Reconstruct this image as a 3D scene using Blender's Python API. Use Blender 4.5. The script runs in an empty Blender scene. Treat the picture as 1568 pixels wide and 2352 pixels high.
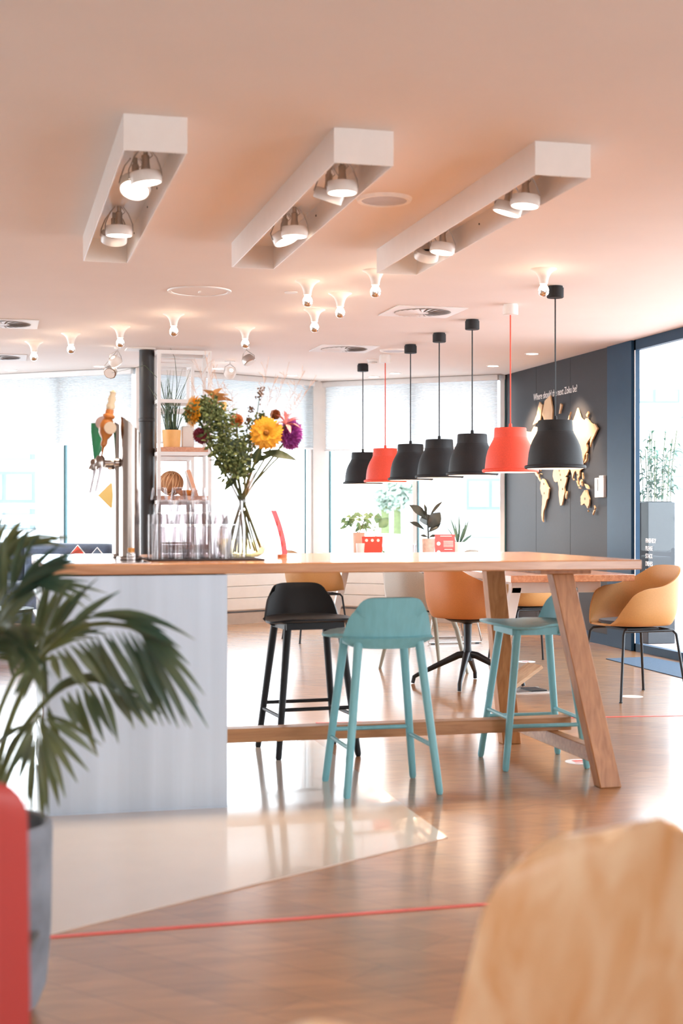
import bpy, bmesh, math, random
from mathutils import Vector, Matrix
from math import sin, cos, pi, radians as R

random.seed(7)
sc = bpy.context.scene
COL = sc.collection

# ------------------------------------------------------------------ camera
HC, FPX, HOR = 1.2, 3267.0, 1180.0
PSI = math.atan2(804, 3267)
SP, CP = sin(PSI), cos(PSI)
CEIL = HC + 1.517
cd = bpy.data.cameras.new('camera'); cam = bpy.data.objects.new('camera', cd); COL.objects.link(cam)
cam.location = (0, 0, HC); cam.rotation_euler = (pi/2, 0, -PSI)
cd.sensor_fit = 'VERTICAL'; cd.sensor_height = 36; cd.sensor_width = 24; cd.lens = FPX*36/2352
cd.shift_y = 4/2352; cd.clip_start = 0.05; cd.clip_end = 300
cd.dof.use_dof = True; cd.dof.focus_distance = 10.2; cd.dof.aperture_fstop = 3.0
sc.camera = cam

# ------------------------------------------------------------------ world, view
w = bpy.data.worlds.new('sky'); sc.world = w; w.use_nodes = True
nt = w.node_tree; bg = nt.nodes['Background']
tcw = nt.nodes.new('ShaderNodeTexCoord'); sep = nt.nodes.new('ShaderNodeSeparateXYZ'); rmp = nt.nodes.new('ShaderNodeValToRGB')
nt.links.new(tcw.outputs['Generated'], sep.inputs[0]); nt.links.new(sep.outputs['Z'], rmp.inputs[0])
rmp.color_ramp.elements[0].color = (0.91, 0.96, 1.0, 1); rmp.color_ramp.elements[1].color = (0.66, 0.82, 1.0, 1)
nt.links.new(rmp.outputs[0], bg.inputs[0]); bg.inputs[1].default_value = 3.9
sc.view_settings.view_transform = 'Standard'; sc.view_settings.look = 'None'
sc.view_settings.exposure = 1.3; sc.view_settings.gamma = 1.0; sc.view_settings.use_curve_mapping = False
cy = sc.cycles
cy.use_denoising = True; cy.max_bounces = 12; cy.diffuse_bounces = 5; cy.glossy_bounces = 5; cy.transmission_bounces = 8
cy.transparent_max_bounces = 24; cy.caustics_reflective = False; cy.caustics_refractive = False
cy.sample_clamp_indirect = 6.0
P_BULB, P_PEND, P_AR, P_DOWN, P_WALL = 5.0, 2.0, 23.0, 12.0, 110.0
WARM = (1.0, 0.77, 0.54)

# ------------------------------------------------------------------ helpers
def WD(px, py, d):
    lat = (px-784)*d/FPX
    return Vector((lat*CP + d*SP, d*CP - lat*SP, HC - (py-HOR)*d/FPX))
def WZ(px, py, z): return WD(px, py, (HC-z)*FPX/(py-HOR))
def WX(px, X, z):                      # point on plane X=const seen at column px
    k = (px-784)/FPX
    Y = (X*CP - k*X*SP)/(SP + k*CP)
    return Vector((X, Y, z))
def WY(px, Y, z):
    k = (px-784)/FPX
    X = (k*Y*CP + Y*SP)/(CP - k*SP)
    return Vector((X, Y, z))
def PX(p):
    d = p[0]*SP + p[1]*CP; lat = p[0]*CP - p[1]*SP
    return (784 + lat*FPX/d, HOR + (HC-p[2])*FPX/d, d)
def lin(r, g, b):
    f = lambda v: (v/255/12.92) if v <= 10 else ((v/255+0.055)/1.055)**2.4
    return (f(r), f(g), f(b))

class MB:
    def __init__(s): s.bm = bmesh.new()
    def box(s, c, d, m=None):
        mt = Matrix.Translation(c) @ (m.to_4x4() if m else Matrix()) @ Matrix.Diagonal((d[0], d[1], d[2], 1))
        bmesh.ops.create_cube(s.bm, size=1, matrix=mt); return s
    def bb(s, a, b): return s.box([(a[i]+b[i])/2 for i in range(3)], [abs(b[i]-a[i]) for i in range(3)])
    def rod(s, p0, p1, r0, r1=None, n=12): return s.path([p0, p1], [r0, r0 if r1 is None else r1], n)
    def path(s, pts, r, n=8, cap=True, flat=None):
        pts = [Vector(p) for p in pts]; k = len(pts)
        if not isinstance(r, (list, tuple)): r = [r]*k
        rings = []; up = None
        for i, p in enumerate(pts):
            t = (pts[min(i+1, k-1)]-pts[max(i-1, 0)])
            if t.length < 1e-9: t = Vector((0, 0, 1))
            t.normalize()
            if up is None:
                up = Vector((0, 0, 1)) if abs(t.z) < .9 else Vector((1, 0, 0))
            a = t.cross(up)
            if a.length < 1e-6: a = t.cross(Vector((0, 1, 0)))
            a.normalize(); up = a.cross(t).normalized()
            fl = flat or 1
            rings.append([s.bm.verts.new(p + a*cos(2*pi*j/n)*r[i] + up*sin(2*pi*j/n)*r[i]*fl) for j in range(n)])
        for i in range(k-1):
            for j in range(n):
                s.bm.faces.new((rings[i][j], rings[i][(j+1) % n], rings[i+1][(j+1) % n], rings[i+1][j]))
        if cap:
            s.bm.faces.new(rings[0]); s.bm.faces.new(rings[-1][::-1])
        return s
    def lathe(s, prof, n=32, c=(0, 0, 0), m=None, sy=1):
        c = Vector(c); rings = []
        for (r, z) in prof:
            if r < 1e-6:
                v = Vector((0, 0, z)); v = (m @ v if m else v)+c
                rings.append([s.bm.verts.new(v)])
            else:
                L = []
                for j in range(n):
                    v = Vector((r*cos(2*pi*j/n), r*sy*sin(2*pi*j/n), z)); v = (m @ v if m else v)+c
                    L.append(s.bm.verts.new(v))
                rings.append(L)
        for A, B in zip(rings, rings[1:]):
            if len(A) == 1 and len(B) == 1: continue
            for j in range(n):
                if len(A) == 1: s.bm.faces.new((A[0], B[(j+1) % n], B[j]))
                elif len(B) == 1: s.bm.faces.new((A[j], A[(j+1) % n], B[0]))
                else: s.bm.faces.new((A[j], A[(j+1) % n], B[(j+1) % n], B[j]))
        return s
    def disc(s, r, z0, z1, n=32, c=(0, 0, 0), m=None): return s.lathe([(0, z0), (r, z0), (r, z1), (0, z1)], n, c, m)
    def prism(s, out, h, m=None):
        m = m or Matrix()
        a = [s.bm.verts.new(m @ Vector((x, y, 0))) for x, y in out]
        b = [s.bm.verts.new(m @ Vector((x, y, h))) for x, y in out]
        n = len(out)
        for i in range(n): s.bm.faces.new((a[i], a[(i+1) % n], b[(i+1) % n], b[i]))
        s.bm.faces.new(a[::-1]); s.bm.faces.new(b)
        return s
    def sheet(s, fn, nu, nv, th=0):
        g = [[s.bm.verts.new(fn(i/nu, j/nv)) for j in range(nv+1)] for i in range(nu+1)]
        fs = [s.bm.faces.new((g[i][j], g[i+1][j], g[i+1][j+1], g[i][j+1])) for i in range(nu) for j in range(nv)]
        if th:
            s.bm.normal_update()
            bmesh.ops.solidify(s.bm, geom=fs, thickness=th)
        return s
    def leaf(s, base, tip, width, nrm=(0, 0, 1), droop=0.0, seg=6, fold=0.15, peak=0.4):
        base, tip = Vector(base), Vector(tip); ax = tip-base; L = ax.length; nrm = Vector(nrm)
        side = ax.cross(nrm)
        if side.length < 1e-6: side = ax.cross(Vector((1, 0, .3)))
        side.normalize(); up = side.cross(ax).normalized()
        prev = None
        for i in range(seg+1):
            t = i/seg
            p = base + ax*t + Vector((0, 0, -droop*L*t*t)) + up*(L*.06*sin(pi*t))
            wd = width*.5*((t/peak)**.7 if t < peak else max(0, 1-((t-peak)/(1-peak))**1.8))
            wd = max(wd, width*.03)
            row = [s.bm.verts.new(p - side*wd + up*wd*fold*2), s.bm.verts.new(p), s.bm.verts.new(p + side*wd + up*wd*fold*2)]
            if prev:
                s.bm.faces.new((prev[0], prev[1], row[1], row[0])); s.bm.faces.new((prev[1], prev[2], row[2], row[1]))
            prev = row
        return s
    def ball(s, c, r, sub=2, sc=(1, 1, 1)):
        bmesh.ops.create_icosphere(s.bm, subdivisions=sub, radius=r, matrix=Matrix.Translation(c) @ Matrix.Diagonal((*sc, 1))); return s

def build(name, mb, mat, parent=None, bevel=0, ang=38, loc=None, rz=None, subd=0):
    bm = mb.bm if isinstance(mb, MB) else mb
    bmesh.ops.recalc_face_normals(bm, faces=bm.faces[:])
    me = bpy.data.meshes.new(name); bm.to_mesh(me); bm.free()
    for p in me.polygons: p.use_smooth = True
    me.set_sharp_from_angle(angle=R(ang))
    o = bpy.data.objects.new(name, me); COL.objects.link(o)
    me.materials.append(mat)
    if parent: o.parent = parent
    if loc is not None: o.location = loc
    if rz is not None: o.rotation_euler = (0, 0, rz)
    if bevel:
        b = o.modifiers.new('bevel', 'BEVEL'); b.width = bevel; b.segments = 2; b.limit_method = 'ANGLE'; b.angle_limit = R(40)
    if subd:
        b = o.modifiers.new('sub', 'SUBSURF'); b.levels = subd; b.render_levels = subd
    return o
def thing(name, label, cat, loc=(0, 0, 0), rz=0, group=None):
    o = bpy.data.objects.new(name, None); COL.objects.link(o); o.empty_display_size = .1
    o.location = loc; o.rotation_euler = (0, 0, rz); o['label'] = label; o['category'] = cat
    if group: o['group'] = group
    return o
def tag(o, label, cat, group=None, kind=None):
    o['label'] = label; o['category'] = cat
    if group: o['group'] = group
    if kind: o['kind'] = kind
    return o
def struct(o, label=None, cat=None):
    o['kind'] = 'structure'
    if label: o['label'] = label; o['category'] = cat
    return o
def dup(root, loc, rz, label, group=None, s=None):
    r = root.copy(); COL.objects.link(r); r.location = loc; r.rotation_euler = (0, 0, rz); r['label'] = label
    if group: r['group'] = group
    if s: r.scale = s
    for ch in list(root.children):
        c = ch.copy(); COL.objects.link(c); c.parent = r
        for g in list(ch.children):
            d = g.copy(); COL.objects.link(d); d.parent = c
    return r
def light(name, kind, loc, power, color=WARM, size=.03, spot=None, blend=.6, parent=None, rot=None):
    l = bpy.data.lights.new(name, kind); l.energy = power; l.color = color; l.shadow_soft_size = size
    if kind == 'SPOT': l.spot_size = spot; l.spot_blend = blend
    o = bpy.data.objects.new(name, l); COL.objects.link(o); o.location = loc
    if parent: o.parent = parent
    if rot: o.rotation_euler = rot
    return o

# ------------------------------------------------------------------ materials
def base_mat(name):
    m = bpy.data.materials.new(name); m.use_nodes = True
    n = m.node_tree.nodes; return m, n, m.node_tree.links, n['Principled BSDF'], n['Material Output']
def M(name, col, rough=.5, metal=0, var=.06, scale=12, bump=0, coat=0, spec=.5, stretch=None, bscale=None, dist=.002, sheen=0):
    m, n, L, b, out = base_mat(name)
    tc = n.new('ShaderNodeTexCoord'); nz = n.new('ShaderNodeTexNoise'); mp = n.new('ShaderNodeMapping')
    L.new(tc.outputs['Object'], mp.inputs[0]); L.new(mp.outputs[0], nz.inputs['Vector'])
    if stretch: mp.inputs['Scale'].default_value = stretch
    nz.inputs['Scale'].default_value = scale; nz.inputs['Detail'].default_value = 4
    cr = n.new('ShaderNodeValToRGB'); cr.color_ramp.elements[0].position = .3; cr.color_ramp.elements[1].position = .7
    cr.color_ramp.elements[0].color = (*[c*(1-var) for c in col], 1); cr.color_ramp.elements[1].color = (*[min(1, c*(1+var)) for c in col], 1)
    L.new(nz.outputs['Fac'], cr.inputs[0]); L.new(cr.outputs[0], b.inputs['Base Color'])
    b.inputs['Roughness'].default_value = rough; b.inputs['Metallic'].default_value = metal
    b.inputs['Coat Weight'].default_value = coat; b.inputs['Specular IOR Level'].default_value = spec
    if sheen: b.inputs['Sheen Weight'].default_value = sheen
    if bump:
        nb = n.new('ShaderNodeTexNoise'); nb.inputs['Scale'].default_value = bscale or scale*6; nb.inputs['Detail'].default_value = 3
        L.new(mp.outputs[0], nb.inputs['Vector'])
        bp = n.new('ShaderNodeBump'); bp.inputs['Strength'].default_value = bump; bp.inputs['Distance'].default_value = dist
        L.new(nb.outputs['Fac'], bp.inputs['Height']); L.new(bp.outputs[0], b.inputs['Normal'])
    return m
def WOOD(name, c1, c2, stretch=(1, 12, 12), rough=.35, coat=.0, scale=3, spec=.5):
    m, n, L, b, out = base_mat(name)
    tc = n.new('ShaderNodeTexCoord'); mp = n.new('ShaderNodeMapping'); mp.inputs['Scale'].default_value = stretch
    nz = n.new('ShaderNodeTexNoise'); nz.inputs['Scale'].default_value = scale; nz.inputs['Detail'].default_value = 6; nz.inputs['Distortion'].default_value = .6
    cr = n.new('ShaderNodeValToRGB'); cr.color_ramp.elements[0].position = .32; cr.color_ramp.elements[1].position = .68
    cr.color_ramp.elements[0].color = (*c1, 1); cr.color_ramp.elements[1].color = (*c2, 1)
    L.new(tc.outputs['Object'], mp.inputs[0]); L.new(mp.outputs[0], nz.inputs['Vector']); L.new(nz.outputs['Fac'], cr.inputs[0])
    L.new(cr.outputs[0], b.inputs['Base Color']); b.inputs['Roughness'].default_value = rough; b.inputs['Coat Weight'].default_value = coat
    b.inputs['Coat Roughness'].default_value = .12; b.inputs['Specular IOR Level'].default_value = spec
    bp = n.new('ShaderNodeBump'); bp.inputs['Strength'].default_value = .08; bp.inputs['Distance'].default_value = .001
    L.new(nz.outputs['Fac'], bp.inputs['Height']); L.new(bp.outputs[0], b.inputs['Normal'])
    return m
def EMIT(name, col, strength):
    m, n, L, b, out = base_mat(name)
    b.inputs['Base Color'].default_value = (*col, 1); b.inputs['Emission Color'].default_value = (*col, 1); b.inputs['Emission Strength'].default_value = strength
    return m
def THIN(name, tint=(1, 1, 1), edge=.35, rough=.02, base=.04, top=.6, dark=.7):
    m, n, L, b, out = base_mat(name); n.remove(b)
    lw = n.new('ShaderNodeLayerWeight'); lw.inputs['Blend'].default_value = edge
    tr = n.new('ShaderNodeBsdfTransparent'); gl = n.new('ShaderNodeBsdfGlossy'); gl.inputs['Roughness'].default_value = rough
    cr = n.new('ShaderNodeValToRGB'); cr.color_ramp.elements[0].color = (*tint, 1); cr.color_ramp.elements[1].color = (*[c*dark for c in tint], 1)
    cr.color_ramp.elements[0].position = .45
    L.new(lw.outputs['Facing'], cr.inputs[0]); L.new(cr.outputs[0], tr.inputs[0])
    mr = n.new('ShaderNodeMapRange'); mr.inputs['To Min'].default_value = base; mr.inputs['To Max'].default_value = top
    L.new(lw.outputs['Fresnel'], mr.inputs[0])
    mx = n.new('ShaderNodeMixShader'); L.new(mr.outputs[0], mx.inputs[0]); L.new(tr.outputs[0], mx.inputs[1]); L.new(gl.outputs[0], mx.inputs[2])
    L.new(mx.outputs[0], out.inputs[0]); return m

def floor_mat():
    m, n, L, b, out = base_mat('oak_floor')
    tc = n.new('ShaderNodeTexCoord'); mp = n.new('ShaderNodeMapping'); mp.inputs['Rotation'].default_value = (0, 0, R(52))
    br = n.new('ShaderNodeTexBrick'); br.inputs['Scale'].default_value = 1; br.inputs['Brick Width'].default_value = 1.5; br.inputs['Row Height'].default_value = .16
    br.inputs['Mortar Size'].default_value = .0016; br.inputs['Mortar Smooth'].default_value = .4
    br.inputs['Color1'].default_value = (.44, .21, .078, 1); br.inputs['Color2'].default_value = (.36, .165, .058, 1); br.inputs['Mortar'].default_value = (.16, .08, .04, 1)
    mp2 = n.new('ShaderNodeMapping'); mp2.inputs['Rotation'].default_value = (0, 0, R(52)); mp2.inputs['Scale'].default_value = (1.2, 9, 1)
    nz = n.new('ShaderNodeTexNoise'); nz.inputs['Scale'].default_value = 2.4; nz.inputs['Detail'].default_value = 7; nz.inputs['Distortion'].default_value = 1.2
    L.new(tc.outputs['Object'], mp.inputs[0]); L.new(tc.outputs['Object'], mp2.inputs[0]); L.new(mp.outputs[0], br.inputs['Vector']); L.new(mp2.outputs[0], nz.inputs['Vector'])
    mx = n.new('ShaderNodeMix'); mx.data_type = 'RGBA'; mx.blend_type = 'MULTIPLY'; mx.inputs[0].default_value = .55
    cr = n.new('ShaderNodeValToRGB'); cr.color_ramp.elements[0].position = .3; cr.color_ramp.elements[0].color = (.5, .45, .42, 1); cr.color_ramp.elements[1].position = .65; cr.color_ramp.elements[1].color = (1.15, 1.1, 1.05, 1)
    L.new(nz.outputs['Fac'], cr.inputs[0]); L.new(br.outputs['Color'], mx.inputs[6]); L.new(cr.outputs[0], mx.inputs[7]); L.new(mx.outputs[2], b.inputs['Base Color'])
    b.inputs['Roughness'].default_value = .42; b.inputs['Specular IOR Level'].default_value = .3; b.inputs['Coat Weight'].default_value = 1.0; b.inputs['Coat Roughness'].default_value = .17
    bp = n.new('ShaderNodeBump'); bp.inputs['Strength'].default_value = .05; bp.inputs['Distance'].default_value = .002
    L.new(nz.outputs['Fac'], bp.inputs['Height']); L.new(bp.outputs[0], b.inputs['Normal'])
    return m

def blind_mat():
    m, n, L, b, out = base_mat('blind_fabric'); n.remove(b)
    d = n.new('ShaderNodeBsdfDiffuse'); t = n.new('ShaderNodeBsdfTranslucent'); mx = n.new('ShaderNodeMixShader'); mx.inputs[0].default_value = .55
    nz = n.new('ShaderNodeTexNoise'); tc = n.new('ShaderNodeTexCoord'); mp = n.new('ShaderNodeMapping'); mp.inputs['Scale'].default_value = (.6, .6, 22)
    cr = n.new('ShaderNodeValToRGB'); cr.color_ramp.elements[0].color = (.60, .61, .62, 1); cr.color_ramp.elements[1].color = (.74, .74, .74, 1)
    L.new(tc.outputs['Object'], mp.inputs[0]); L.new(mp.outputs[0], nz.inputs['Vector']); L.new(nz.outputs['Fac'], cr.inputs[0])
    L.new(cr.outputs[0], d.inputs[0]); L.new(cr.outputs[0], t.inputs[0]); L.new(d.outputs[0], mx.inputs[1]); L.new(t.outputs[0], mx.inputs[2]); L.new(mx.outputs[0], out.inputs[0])
    return m
def leafmat(name, c1, c2, rough=.4, trans=.25, scale=9):
    m, n, L, b, out = base_mat(name)
    nz = n.new('ShaderNodeTexNoise'); nz.inputs['Scale'].default_value = scale; tc = n.new('ShaderNodeTexCoord'); L.new(tc.outputs['Object'], nz.inputs['Vector'])
    cr = n.new('ShaderNodeValToRGB'); cr.color_ramp.elements[0].position = .35; cr.color_ramp.elements[1].position = .68
    cr.color_ramp.elements[0].color = (*c1, 1); cr.color_ramp.elements[1].color = (*c2, 1)
    L.new(nz.outputs['Fac'], cr.inputs[0]); L.new(cr.outputs[0], b.inputs['Base Color']); b.inputs['Roughness'].default_value = rough
    t = n.new('ShaderNodeBsdfTranslucent'); L.new(cr.outputs[0], t.inputs[0]); mx = n.new('ShaderNodeMixShader'); mx.inputs[0].default_value = trans
    L.new(b.outputs[0], mx.inputs[1]); L.new(t.outputs[0], mx.inputs[2]); L.new(mx.outputs[0], out.inputs[0])
    return m

m_floor = floor_mat()
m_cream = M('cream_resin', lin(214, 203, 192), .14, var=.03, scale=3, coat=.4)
m_ceil = M('ceiling_paint', (.83, .765, .725), .75, var=.015, scale=2, bump=.05, bscale=300)  # white paint with the warm cast of bounced light mixed into its colour
m_white = M('white_paint', (.82, .80, .78), .5, var=.02)
m_whitegloss = M('white_lacquer', (.80, .76, .73), .35, var=.02)
m_frame = M('window_frame_white', (.78, .79, .80), .4, var=.02)
m_gasket = M('teal_gasket', lin(40, 110, 120), .4)
m_dark = M('charcoal_wall', lin(52, 50, 53), .6, spec=.3, var=.05, scale=40, bump=.15, bscale=420)
m_navy = M('dark_blue_metal', lin(20, 54, 80), .5, var=.04, spec=.3)
m_blackmetal = M('black_metal', lin(34, 36, 40), .4, metal=.3)
m_grid = M('black_duct', lin(38, 37, 39), .5, var=.05)
m_steel = M('brushed_steel_panel', (.50, .575, .66), .45, metal=.55, var=.14, scale=1.3, stretch=(5, 5, .2))
m_chrome = M('polished_steel', (.37, .32, .29), .2, metal=1, var=.02)
m_steeltop = M('steel_worktop', (.85, .86, .88), .1, metal=1, var=.02)
m_top = WOOD('oak_tabletop', lin(180, 122, 78), lin(208, 154, 108), (1.2, 14, 14), .26, .35)
m_leg = WOOD('oak_legs', lin(164, 108, 62), lin(196, 140, 90), (14, 14, 1.2), .42)
m_beam = WOOD('oak_beam', lin(160, 108, 66), lin(190, 138, 92), (1.2, 14, 14), .42)
m_dtop = WOOD('dining_top', lin(176, 108, 72), lin(206, 140, 98), (14, 1.2, 14), .22, .4)
m_teal = M('teal_stained_wood', lin(120, 184, 195), .45, var=.06, scale=6, stretch=(8, 8, 1), bump=.08, bscale=60)
m_black = M('black_stained_wood', lin(13, 15, 20), .5, spec=.35, var=.1, scale=6, stretch=(8, 8, 1), bump=.08, bscale=60)
m_pblack = M('black_rubber_shade', lin(28, 29, 32), .66, spec=.4, var=.12, scale=120, bump=.12, bscale=300)
m_pred = M('red_rubber_shade', lin(238, 84, 62), .62, var=.06, scale=120, bump=.12, bscale=300)
m_shadein = M('shade_inside_white', (.85, .82, .78), .4)
m_redcord = M('red_cord', lin(226, 84, 60), .6)
m_tan = M('ochre_shell', lin(192, 142, 86), .5, var=.05, scale=150, bump=.08, bscale=300)
m_orange = M('cognac_shell', lin(188, 118, 62), .5, var=.05, scale=150, bump=.08, bscale=300)
m_greysh = M('warm_grey_shell', lin(176, 170, 160), .5, var=.05, scale=150)
m_greyleg = M('grey_stained_wood', lin(150, 146, 132), .5, var=.06)
m_pad = M('dark_seat_pad', lin(50, 54, 64), .8, var=.1, sheen=.3)
m_redchair = M('red_plastic', lin(176, 64, 60), .32, var=.03)
m_ply = WOOD('plywood_back', lin(226, 172, 116), lin(248, 220, 182), (14, 14, .55), .3, .2, 1.3)
m_pot = M('grey_stone_pot', lin(118, 124, 134), .8, var=.35, scale=7, bump=.3, bscale=40)
m_soil = M('potting_soil', lin(40, 32, 28), .95, var=.4, scale=60, bump=.6)
m_palm = leafmat('palm_green', lin(46, 72, 58), lin(112, 118, 74), .36, .22, 4)
m_stem = M('green_stem', lin(96, 104, 60), .6, var=.15)
m_glass = THIN('drinking_glass', (.91, .895, .90), .3, .06, .05, .4, .55)
m_vase = THIN('vase_glass', (.97, .98, .98), .25, .01, .03, .5, .5)
m_water = THIN('vase_water', (.93, .86, .62), .2, .02, .04, .3, .7)
m_pane = THIN('window_pane', (.97, .985, .985), .12, .0, .0, .025, .9)
m_blind = blind_mat()
m_sofa = M('blue_grey_fabric', lin(88, 102, 124), .9, var=.08, scale=60, bump=.2, sheen=.3)
m_tape = M('red_floor_tape', lin(226, 88, 74), .4, var=.04)
m_redcard = M('red_card', lin(232, 84, 66), .5, var=.02)
m_pinkcard = M('coral_card', lin(232, 92, 92), .5, var=.02)
m_acryl = leafmat('coral_acrylic', lin(210, 56, 66), lin(220, 66, 76), .5, .35)
m_print = M('white_print', (.9, .88, .86), .6)
m_mapwood = WOOD('map_plywood', lin(206, 168, 124), lin(226, 192, 150), (8, 1, 1), .55)
m_mat = M('black_bar_mat', lin(46, 36, 42), .7, var=.1)
m_flame = EMIT('lamp_glow', (1.0, .88, .72), 9.0)
m_bulbglow = EMIT('bulb_glow', (1.0, .84, .62), 4.0)
m_down = EMIT('downlight_glow', (1.0, .95, .88), 4.0)
m_silver = M('mirror_silver', (.9, .88, .85), .05, metal=1)
m_lampmetal = M('lamp_bracket_metal', (.55, .52, .5), .3, metal=.9)
m_ventgrey = M('vent_white', (.78, .76, .75), .45, var=.02)
m_ventback = M('vent_inner', lin(186, 182, 180), .6)
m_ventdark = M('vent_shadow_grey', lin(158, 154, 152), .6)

# ------------------------------------------------------------------ room structure
A0, A1 = Vector((.085, 15.98)), Vector((1.533, 14.86))
B1 = Vector((3.58, 15.9)); C0 = Vector((3.724, 15.98)); C1 = Vector((5.43, 14.63))
AL = A0 - (A1-A0)*.82
FARL = AL + Vector((-3.2, -1.7))
XW = 5.45
fl = MB().prism([(-7, -3), (5.7, -3), (5.7, 14.5), (C1.x+.1, C1.y+.2), (C0.x, C0.y+.15), (B1.x, B1.y+.15), (A1.x, A1.y+.25), (AL.x, AL.y+.2), (FARL.x, FARL.y+.2), (-7, 15)], .1, Matrix.Translation((0, 0, -.1)))
struct(build('floor', fl, m_floor))
cl = MB().prism([(-7, -3), (5.8, -3), (5.8, 14.8), (C1.x+.5, C1.y+.5), (C0.x, C0.y+.75), (B1.x, B1.y+.75), (A1.x, A1.y+.75), (AL.x, AL.y+.8), (FARL.x, FARL.y+.8), (-7, 15.4)], .2, Matrix.Translation((0, 0, CEIL)))  # slab runs on outside as an unseen eave added to shade the blinds
struct(build('ceiling', cl, m_ceil))
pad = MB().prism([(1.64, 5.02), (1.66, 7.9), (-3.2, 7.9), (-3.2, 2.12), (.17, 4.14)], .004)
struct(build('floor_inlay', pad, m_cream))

def wall_win(n, P, Q, splits, sill=.62, mull=.055, side=True):
    """glazed wall between plan points: low wall, frame, panes"""
    P, Q = Vector(P), Vector(Q); L = (Q-P).length; d = (Q-P)/L; nr = Vector((d.y, -d.x))
    if nr.dot(Vector((0, -1))) < 0: nr = -nr
    ang = math.atan2(d.y, d.x)
    m = Matrix.Translation((P.x, P.y, 0)) @ Matrix.Rotation(ang, 4, 'Z')
    low = MB().box((L/2, .08, sill/2), (L, .16, sill))
    low.bm.transform(m); struct(build('wall_back', low, m_white))
    fr = MB()
    fr.box((L/2, .05, sill+.03), (L, .14, .06)).box((L/2, .05, CEIL-.03), (L, .08, .06))
    for s in [0.03]+splits+[L-.03]: fr.box((s, .05, (sill+CEIL)/2), (mull, .08, CEIL-sill))
    fr.bm.transform(m); f = struct(build('window_%d' % n, fr, m_frame, bevel=.004))
    gk = MB()
    for s in [0.03]+splits+[L-.03]:
        for o in (mull/2+.004, mull/2+.018): gk.box((s+o, .03, (sill+CEIL)/2), (.006, .03, CEIL-sill-.1))
    gk.bm.transform(m); build('gasket', gk, m_gasket, f)
    pn = MB().box((L/2, .05, (sill+CEIL)/2), (L-.06, .006, CEIL-sill-.08)); pn.bm.transform(m); build('pane', pn, m_pane, f)
    return m, L
def dist_on(P, Q, px):
    """distance along P->Q at which image column px falls"""
    k = (px-784)/FPX; P, Q = Vector(P), Vector(Q); d = (Q-P).normalized()
    g = lambda p: (p.x*CP-p.y*SP) - k*(p.x*SP+p.y*CP)
    a, b = g(P), g(P+d); return a/(a-b)
mA, LA = wall_win(1, AL, A1, [dist_on(AL, A1, 140)])
mB, LB = wall_win(2, A1, B1, [dist_on(A1, B1, 700)-.02])
mC, LC = wall_win(3, C0, C1, [dist_on(C0, C1, 951)])
mD, LD = wall_win(5, FARL, AL, [1.2, 2.4])
struct(build('trim_1', MB().box((*((B1+C0)/2+Vector((0, .04))), CEIL/2), (.17, .17, CEIL), Matrix.Rotation(R(5), 3, 'Z')), m_white, bevel=.008))
struct(build('trim_2', MB().box((A1.x-.02, A1.y+.02, CEIL/2), (.12, .12, CEIL)), m_white, bevel=.008))
# right-hand dark wall with panel seams, column, glazed front
dw = MB()
for y0, y1 in ((11.98, 12.86), (12.864, 13.75), (13.754, 14.75)): dw.bb((XW, y0, 0), (XW+.14, y1, CEIL))
struct(build('wall_right', dw, m_dark, bevel=.002))
struct(build('baseboard_right', MB().bb((XW-.012, 11.98, 0), (XW, 14.7, .1)), m_navy))
col = MB().bb((XW-.02, 11.47, 0), (XW+.045, 11.976, CEIL)); struct(build('trim_3', col, m_navy, bevel=.004))
rw = MB(); RY0, RY1 = 6.2, 11.455
rw.bb((XW, RY0, 0), (XW+.06, RY1, .07)).bb((XW, RY0, CEIL-.09), (XW+.06, RY1, CEIL))
for y in (RY1-.015, 8.4, RY0+.03): rw.bb((XW, y-.015, 0), (XW+.04, y+.015, CEIL))
wr = struct(build('window_4', rw, m_navy, bevel=.002))
build('pane', MB().bb((XW+.02, RY0+.05, .06), (XW+.026, RY1-.03, CEIL-.08)), m_pane, wr)
build('edge_strip', MB().bb((XW-.003, RY1-.028, .07), (XW+.001, RY1-.012, CEIL-.09)), m_frame, wr)
struct(build('wall_near', MB().bb((XW, 1.2, 0), (XW+.14, RY0-.002, CEIL)), m_white))
rr = MB().bb((-7, -3.1, 0), (5.6, -2.96, 1.2)).bb((-7, -3.1, 2.2), (5.6, -2.96, CEIL))
for x0, x1 in ((-7, -6.2), (-4.8, -2.6), (-1.3, .6), (2.0, 3.7), (4.9, 5.6)): rr.bb((x0, -3.1, 1.2), (x1, -2.96, 2.2))
struct(build('wall_rear', rr, m_white))  # unseen wall, its openings shaped to limit the daylight from behind
struct(build('wall_left_added', MB().bb((-7.1, -3.1, 0), (-6.96, 9.5, CEIL)), m_white))  # unseen solid wall added to darken what the steel columns reflect
# tape on the floor
tag(build('floor_tape', MB().box((.9, 4.125, .0012), (4.2, .024, .0016), Matrix.Rotation(R(1.2), 3, 'Z')), m_tape), 'thin red tape line stuck across the wood floor in front of the cream inlay', 'tape')
tag(build('floor_tape', MB().box((3.1, 7.82, .0012), (2.6, .03, .0016), Matrix.Rotation(R(-6), 3, 'Z')), m_tape), 'faint red tape line on the floor behind the high table', 'tape')

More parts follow.
